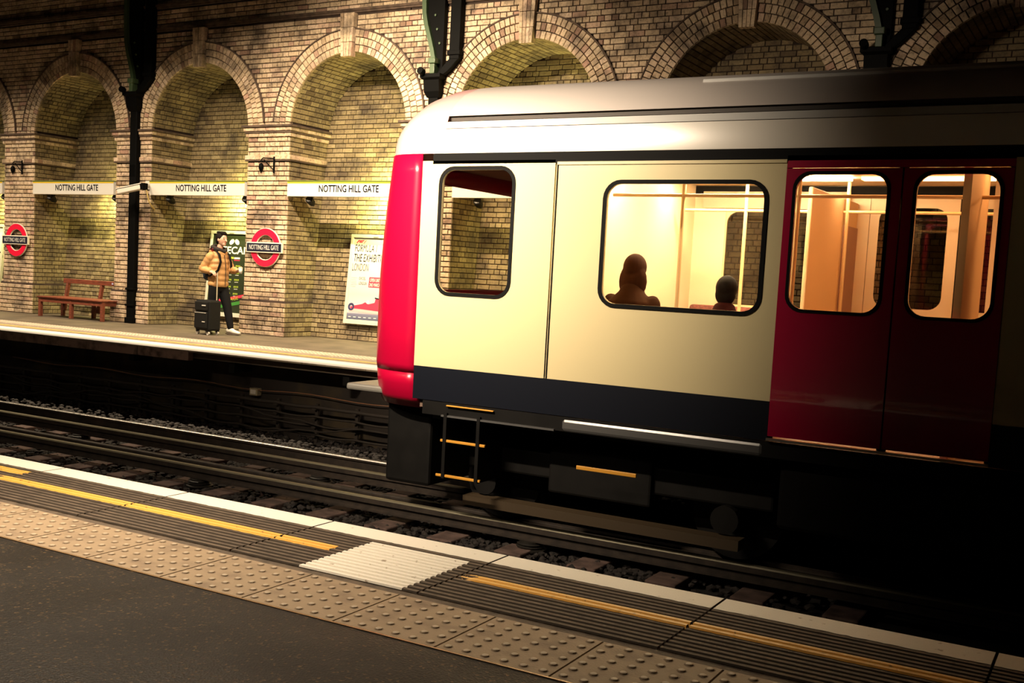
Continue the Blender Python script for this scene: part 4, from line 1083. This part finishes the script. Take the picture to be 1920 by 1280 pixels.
for nm, pr in (('nose_mask', prof), ('nose_valance', low)):
    rg = nose_rings(pr); m_ = len(rg[0]); vs = [p for r in rg for p in r]; fa, fg = [], []
    for i in range(len(rg)-1):
        for k in range(m_-1):
            ids = (i*m_+k, i*m_+k+1, (i+1)*m_+k+1, (i+1)*m_+k)
            zm = (pr[i][0]+pr[i+1][0])/2; xm = sum(vs[q][0] for q in ids)/4
            (fg if nm == 'nose_mask' and 1.0 < zm < 1.97 and xm < -5.67+.16*max(0, zm-.9)**1.7*.5 else fa).append(ids)
    mb = MB(); mb.add(vs, fa); o = mb.build(nm, M_RED, train, smooth=True)
    sd_ = o.modifiers.new('sd', 'SOLIDIFY'); sd_.thickness = .02; sd_.offset = 0
    if fg: mb = MB(); mb.add(vs, fg); mb.build('windscreen', M_GLASS, train, smooth=True)
capf = [(1.004, 2.135), (1.0, 2.25), (.988, 2.36), (.96, 2.455)]+[(y/TH, z) for y, z in roofp[2:]]
st_ = [(-4.95, 1.0), (-5.05, 1.0), (-5.15, 1.0)]+[(x, (TC-y)/(TH+.006)) for x, y in plan(2.135, TH+.006, n=NN)[1:]]
xe_ = st_[-1][0]; rg = []
for x, wv in st_:
    q = max(0, min(1, (-4.95-x)/(-4.95-xe_))); zs = (1-q**2.4)**.5
    half_ = [(y*wv*(TH+.0)*(1 if i < 4 else 1), 2.135+(z-2.135)*zs) for i, (y, z) in enumerate(capf)]
    rg.append([(x, TC-y, z) for y, z in half_]+[(x, TC+y, z) for y, z in reversed(half_[:-1])])
mb = MB(); mb.rings(rg, closed=False); mb.build('nose_top', M_CAP, train, smooth=True)
# front face fittings
MB().bar((-5.76, TC-.55, 1.0), (-5.60, TC-.55, 2.03), .05, .04).build('windscreen_pillar', M_RED, train)
for s in (-1, 1):
    MB().box(-5.79, -5.70, TC+s*.78-.12, TC+s*.78+.12, .62, .74).build('headlamp', mat('lamp_glass', (.8, .8, .75), .1), train, bevel=.02)
MB().box(-5.98, -5.45, TC-1.30, TC+1.30, .075, .135).build('front_step', mat('step_metal', (.30, .29, .26), .4, metal=.3), train, bevel=.02)
MB().box(-6.05, -5.5, TC-.16, TC+.16, -.42, -.14).build('coupler', M_DARK, train, bevel=.03)
MB().box(-5.62, -5.15, TC-1.15, TC+1.15, -.72, .05).build('bogie_front', M_DARK, train, bevel=.03)
# bogie
for bx in (-3.55, 2.8):
    for s in (-1, 1):
        mb = MB(); mb.box(bx-1.4, bx+1.4, TC+s*1.0-.07, TC+s*1.0+.07, -.50, -.28); mb.box(bx-.45, bx+.45, TC+s*1.02-.1, TC+s*1.02+.1, -.60, -.2); mb.build('bogie_frame', M_DARK, train, bevel=.02)
        for wx in (bx-1.05, bx+1.05):
            mb = MB(); mb.tube([(wx, TC+s*.66, -.60), (wx, TC+s*.78, -.60), (wx, TC+s*.785, -.60)], [.40, .365, .30], 28); o = mb.build('wheel', M_DARK, train)
            MB().tube([(wx, TC+s*.785, -.60), (wx, TC+s*1.12, -.60)], .11, 16).build('axle_box', M_DARK, train)
        mb = MB(); mb.box(bx-1.2, bx+1.2, TC+s*1.06, TC+s*1.22, -.80, -.72); mb.build('shoe_beam', mat('shoe_beam', (.06, .04, .02), .6), train)
    for wx in (bx-1.05, bx+1.05): MB().tube([(wx, TC-.66, -.6), (wx, TC+.66, -.6)], .07, 12).build('axle', M_DARK, train)
for x0, x1, z, th, y in ((-4.80, -4.35, .062, .012, .012), (-4.85, -4.42, -.235, .022, 0), (-4.88, -4.45, -.53, .022, 0), (-3.6, -3.1, -.30, .03, -.02)):
    MB().bar((x0, side_y(-1, y), z), (x1, side_y(-1, y), z), .02, th).build('gold_glint_bar', M_GLINT, train, bevel=.004)  # gold bars standing in for lamp reflections on the underframe
for x0, x1 in ((-2.05, -.4), (-.2, 1.3)): MB().box(x0, x1, YN+.1, 2*TC-YN-.1, -.55, -.06).build('equipment_box', M_DARK, train, bevel=.03)
MB().box(-5.1, XE, YN+.25, 2*TC-YN-.25, -.10, .02).build('underframe', M_DARK, train)
for x in (-4.82, -4.5): MB().box(x, x+.03, side_y(-1, .02), side_y(-1, -.4), -.55, .0).build('hanger', M_DARK, train)
# interior
M_INT = mat('interior_wall', (.80, .66, .46), .5); M_FLR = mat('interior_floor', (.18, .12, .09), .6); M_SEAT = mat('moquette', (.22, .07, .06), .8, noise=.5, nscale=30)
M_POLE = mat('grab_pole', (.70, .52, .28), .35)
MB().box(-5.1, XE-.02, YN+.04, 2*TC-YN-.04, .02, .06).build('cabin_floor', M_FLR, train)
MB().box(-3.78, XE-.02, YN+.05, 2*TC-YN-.05, 2.14, 2.17).build('cabin_ceiling', M_INT, train)
mb = MB(); mb.box(-3.86, -3.80, YN+.04, 2*TC-YN-.04, .06, 2.2); mb.build('cab_partition', M_INT, train)
mb = MB(); mb.box(-1.0, -.95, YN+.05, TC-.42, .06, 2.14); mb.box(-1.0, -.95, TC+.42, 2*TC-YN-.05, .06, 2.14); mb.build('gangway_screen', M_INT, train)
M_STRIP = mat('cabin_light', (1, 1, 1), .5, emit=(1.0, .78, .48), estr=85)
M_STRIP2 = mat('cabin_light_dim', (1, 1, 1), .5, emit=(1.0, .42, .14), estr=13)
for y in (TC-.62, TC+.62):
    MB().box(-3.70, -2.15, y-.07, y+.07, 2.115, 2.14).build('cabin_lamp', M_STRIP, train)
    MB().box(-2.05, XE-.2, y-.07, y+.07, 2.115, 2.14).build('cabin_lamp', M_STRIP2, train)
for s in (-1, 1):
    for a, b in ((-3.75, -2.25), (-.60, 3.2)):
        y0, y1 = TC+s*(TH-.10), TC+s*(TH-.55)
        mb = MB(); mb.box(a, b, min(y0, y1), max(y0, y1), .36, .48); mb.build('bench_seat', M_SEAT, train, bevel=.03)
        y0, y1 = TC+s*(TH-.06), TC+s*(TH-.18)
        mb = MB(); mb.box(a, b, min(y0, y1), max(y0, y1), .48, .97); mb.build('seat_back', M_SEAT, train, bevel=.03)
    y0, y1 = TC+s*(TH-.05), TC+s*(TH-.6)
    if s > 0:
        MB().box(-2.27, -2.235, TC-.28, TC+TH-.05, .10, 1.98).build('door_screen', mat('frosted_screen', (.72, .50, .28), .6), train, bevel=.01)
        for (a, b), W in ((D1, W1), (D2, W2)): flat('door_lining', [(a+.004, .13), (b-.004, .13), (b-.004, 2.1), (a+.004, 2.1)], [rrect(W[0]+.01, W[1]-.01, W[2]+.01, W[3]-.01, .11)], .006, M_INT, train, (0, side_y(1, -.04), 0))
    for x in (-2.24, -.60):
        mb = MB(); mb.box(x-.015, x+.015, min(y0, y1), max(y0, y1), .06, 1.75); mb.build('draught_screen', mat('screen_panel', (.30, .14, .10), .4), train)
    for x in (-3.1, -2.2, -.62): MB().tube([(x, TC+s*.82, .06), (x, TC+s*.82, 2.12)], .016, 10).build('grab_pole', M_POLE, train)
    MB().tube([(-3.7, TC+s*.82, 1.86), (3, TC+s*.82, 1.86)], .014, 10).build('hand_rail', M_POLE, train)
    y0 = TC+s*(TH-.09)
    mb = MB(); mb.box(-3.7, -2.3, min(y0, y0-s*.012), max(y0, y0-s*.012), 1.92, 2.08); mb.build('advert_panel', mat('advert', (.55, .42, .30), .5), train)
    y0 = TC+s*(TH-.035); mb = MB()
    for a, b, c0, c1 in ((-3.8, D1[0], .1, .98), (-3.8, D1[0], 1.90, 2.1), (-3.8, -3.48, .98, 1.9), (-2.26, D1[0], .98, 1.9)): mb.box(a, b, min(y0, y0-s*.01), max(y0, y0-s*.01), c0, c1)
    mb.build('inner_lining', M_INT, train)
MB().box(-5.45, -4.95, TC-.9, TC+.9, .5, .93).build('cab_desk', M_DARK, train, bevel=.04)
MB().box(-5.0, -3.9, YN+.06, 2*TC-YN-.06, 2.16, 2.18).build('cab_ceiling', M_DARK, train)

# seated passengers with their backs to the near windows
def passenger(x, label, top_m, hair_m, s=.93, hairlen=.0, zs=0):
    t_ = thing('person', label, 'person', (x, YN+.50, zs), (0, 0, radians(90))); t_.scale = (s, s, s)
    b_ = MB(); limb(b_, [(0, 0, .56), (-.03, 0, .75), (-.03, 0, 1.0), (-.02, 0, 1.06)], [(.15, .11), (.14, .10), (.17, .10), (.10, .08)], 16)
    limb(b_, [(-.01, 0, 1.05), (.01, 0, 1.17)], [.052, .05], 12); hc = Vector((.03, 0, 1.26)); head(b_, hc)
    for sg in (-1, 1):
        limb(b_, [(0, sg*.09, .56), (.22, sg*.10, .56), (.42, sg*.10, .54), (.43, sg*.10, .30), (.42, sg*.10, .13)], [.08, .07, .055, .05, .036], 12)
        limb(b_, [(.42, sg*.10, .12), (.50, sg*.10, .10), (.58, sg*.10, .095)], [.036, .034, .025], 10)
        limb(b_, [(-.02, sg*.18, 1.0), (.0, sg*.235, .76), (.20, sg*.12, .68)], [.045, .038, .026], 10)
        hand(b_, (.20, sg*.12, .68), (1, -sg*.5, 0), (0, 0, -1), 1, .6, sg)
    remesh(b_, 'body', M_SKIN, t_, .009, 3); face(t_, hc)
    c_ = MB(); limb(c_, [(-.02, 0, .56), (-.03, 0, .75), (-.03, 0, 1.0), (-.02, 0, 1.08)], [(.19, .15), (.18, .14), (.205, .135), (.11, .10)], 18)
    for sg in (-1, 1): limb(c_, [(-.02, sg*.18, 1.0), (.0, sg*.235, .76), (.17, sg*.14, .69)], [.068, .058, .045], 12)
    remesh(c_, 'coat', top_m, t_, .012, 3)
    l_ = MB()
    for sg in (-1, 1): limb(l_, [(0, sg*.09, .56), (.22, sg*.10, .56), (.43, sg*.10, .54), (.43, sg*.10, .17)], [.10, .09, .072, .055], 12)
    remesh(l_, 'trousers', M_TROU, t_, .012, 3)
    h_ = MB(); h_.ell(hc+Vector((-.018, 0, .028)), (.112, .096, .112), 18, 12); h_.ell(hc+Vector((-.045, 0, -.03-hairlen/2)), (.072, .092+hairlen*.25, .10+hairlen/2), 14, 10)
    remesh(h_, 'hair', hair_m, t_, .009, 2)
    for sg in (-1, 1):
        s_ = MB(); limb(s_, [(.40, sg*.10, .105), (.50, sg*.10, .10), (.58, sg*.10, .09)], [(.045, .05), (.045, .042), (.035, .03)], 12); s_.build('shoe', M_TROU, t_, smooth=True)
passenger(-3.42, 'seated passenger with brown hair at the left of the lit carriage window', mat('brown_coat', (.035, .014, .006), .9, spec=.1), mat('brown_hair', (.035, .012, .005), .8, spec=.1), .97, .12, .03)
passenger(-2.66, 'seated passenger in a dark red coat at the right of the lit carriage window', mat('maroon_coat', (.03, .006, .006), .9, spec=.1), M_HAIR, .87, .0, .03)
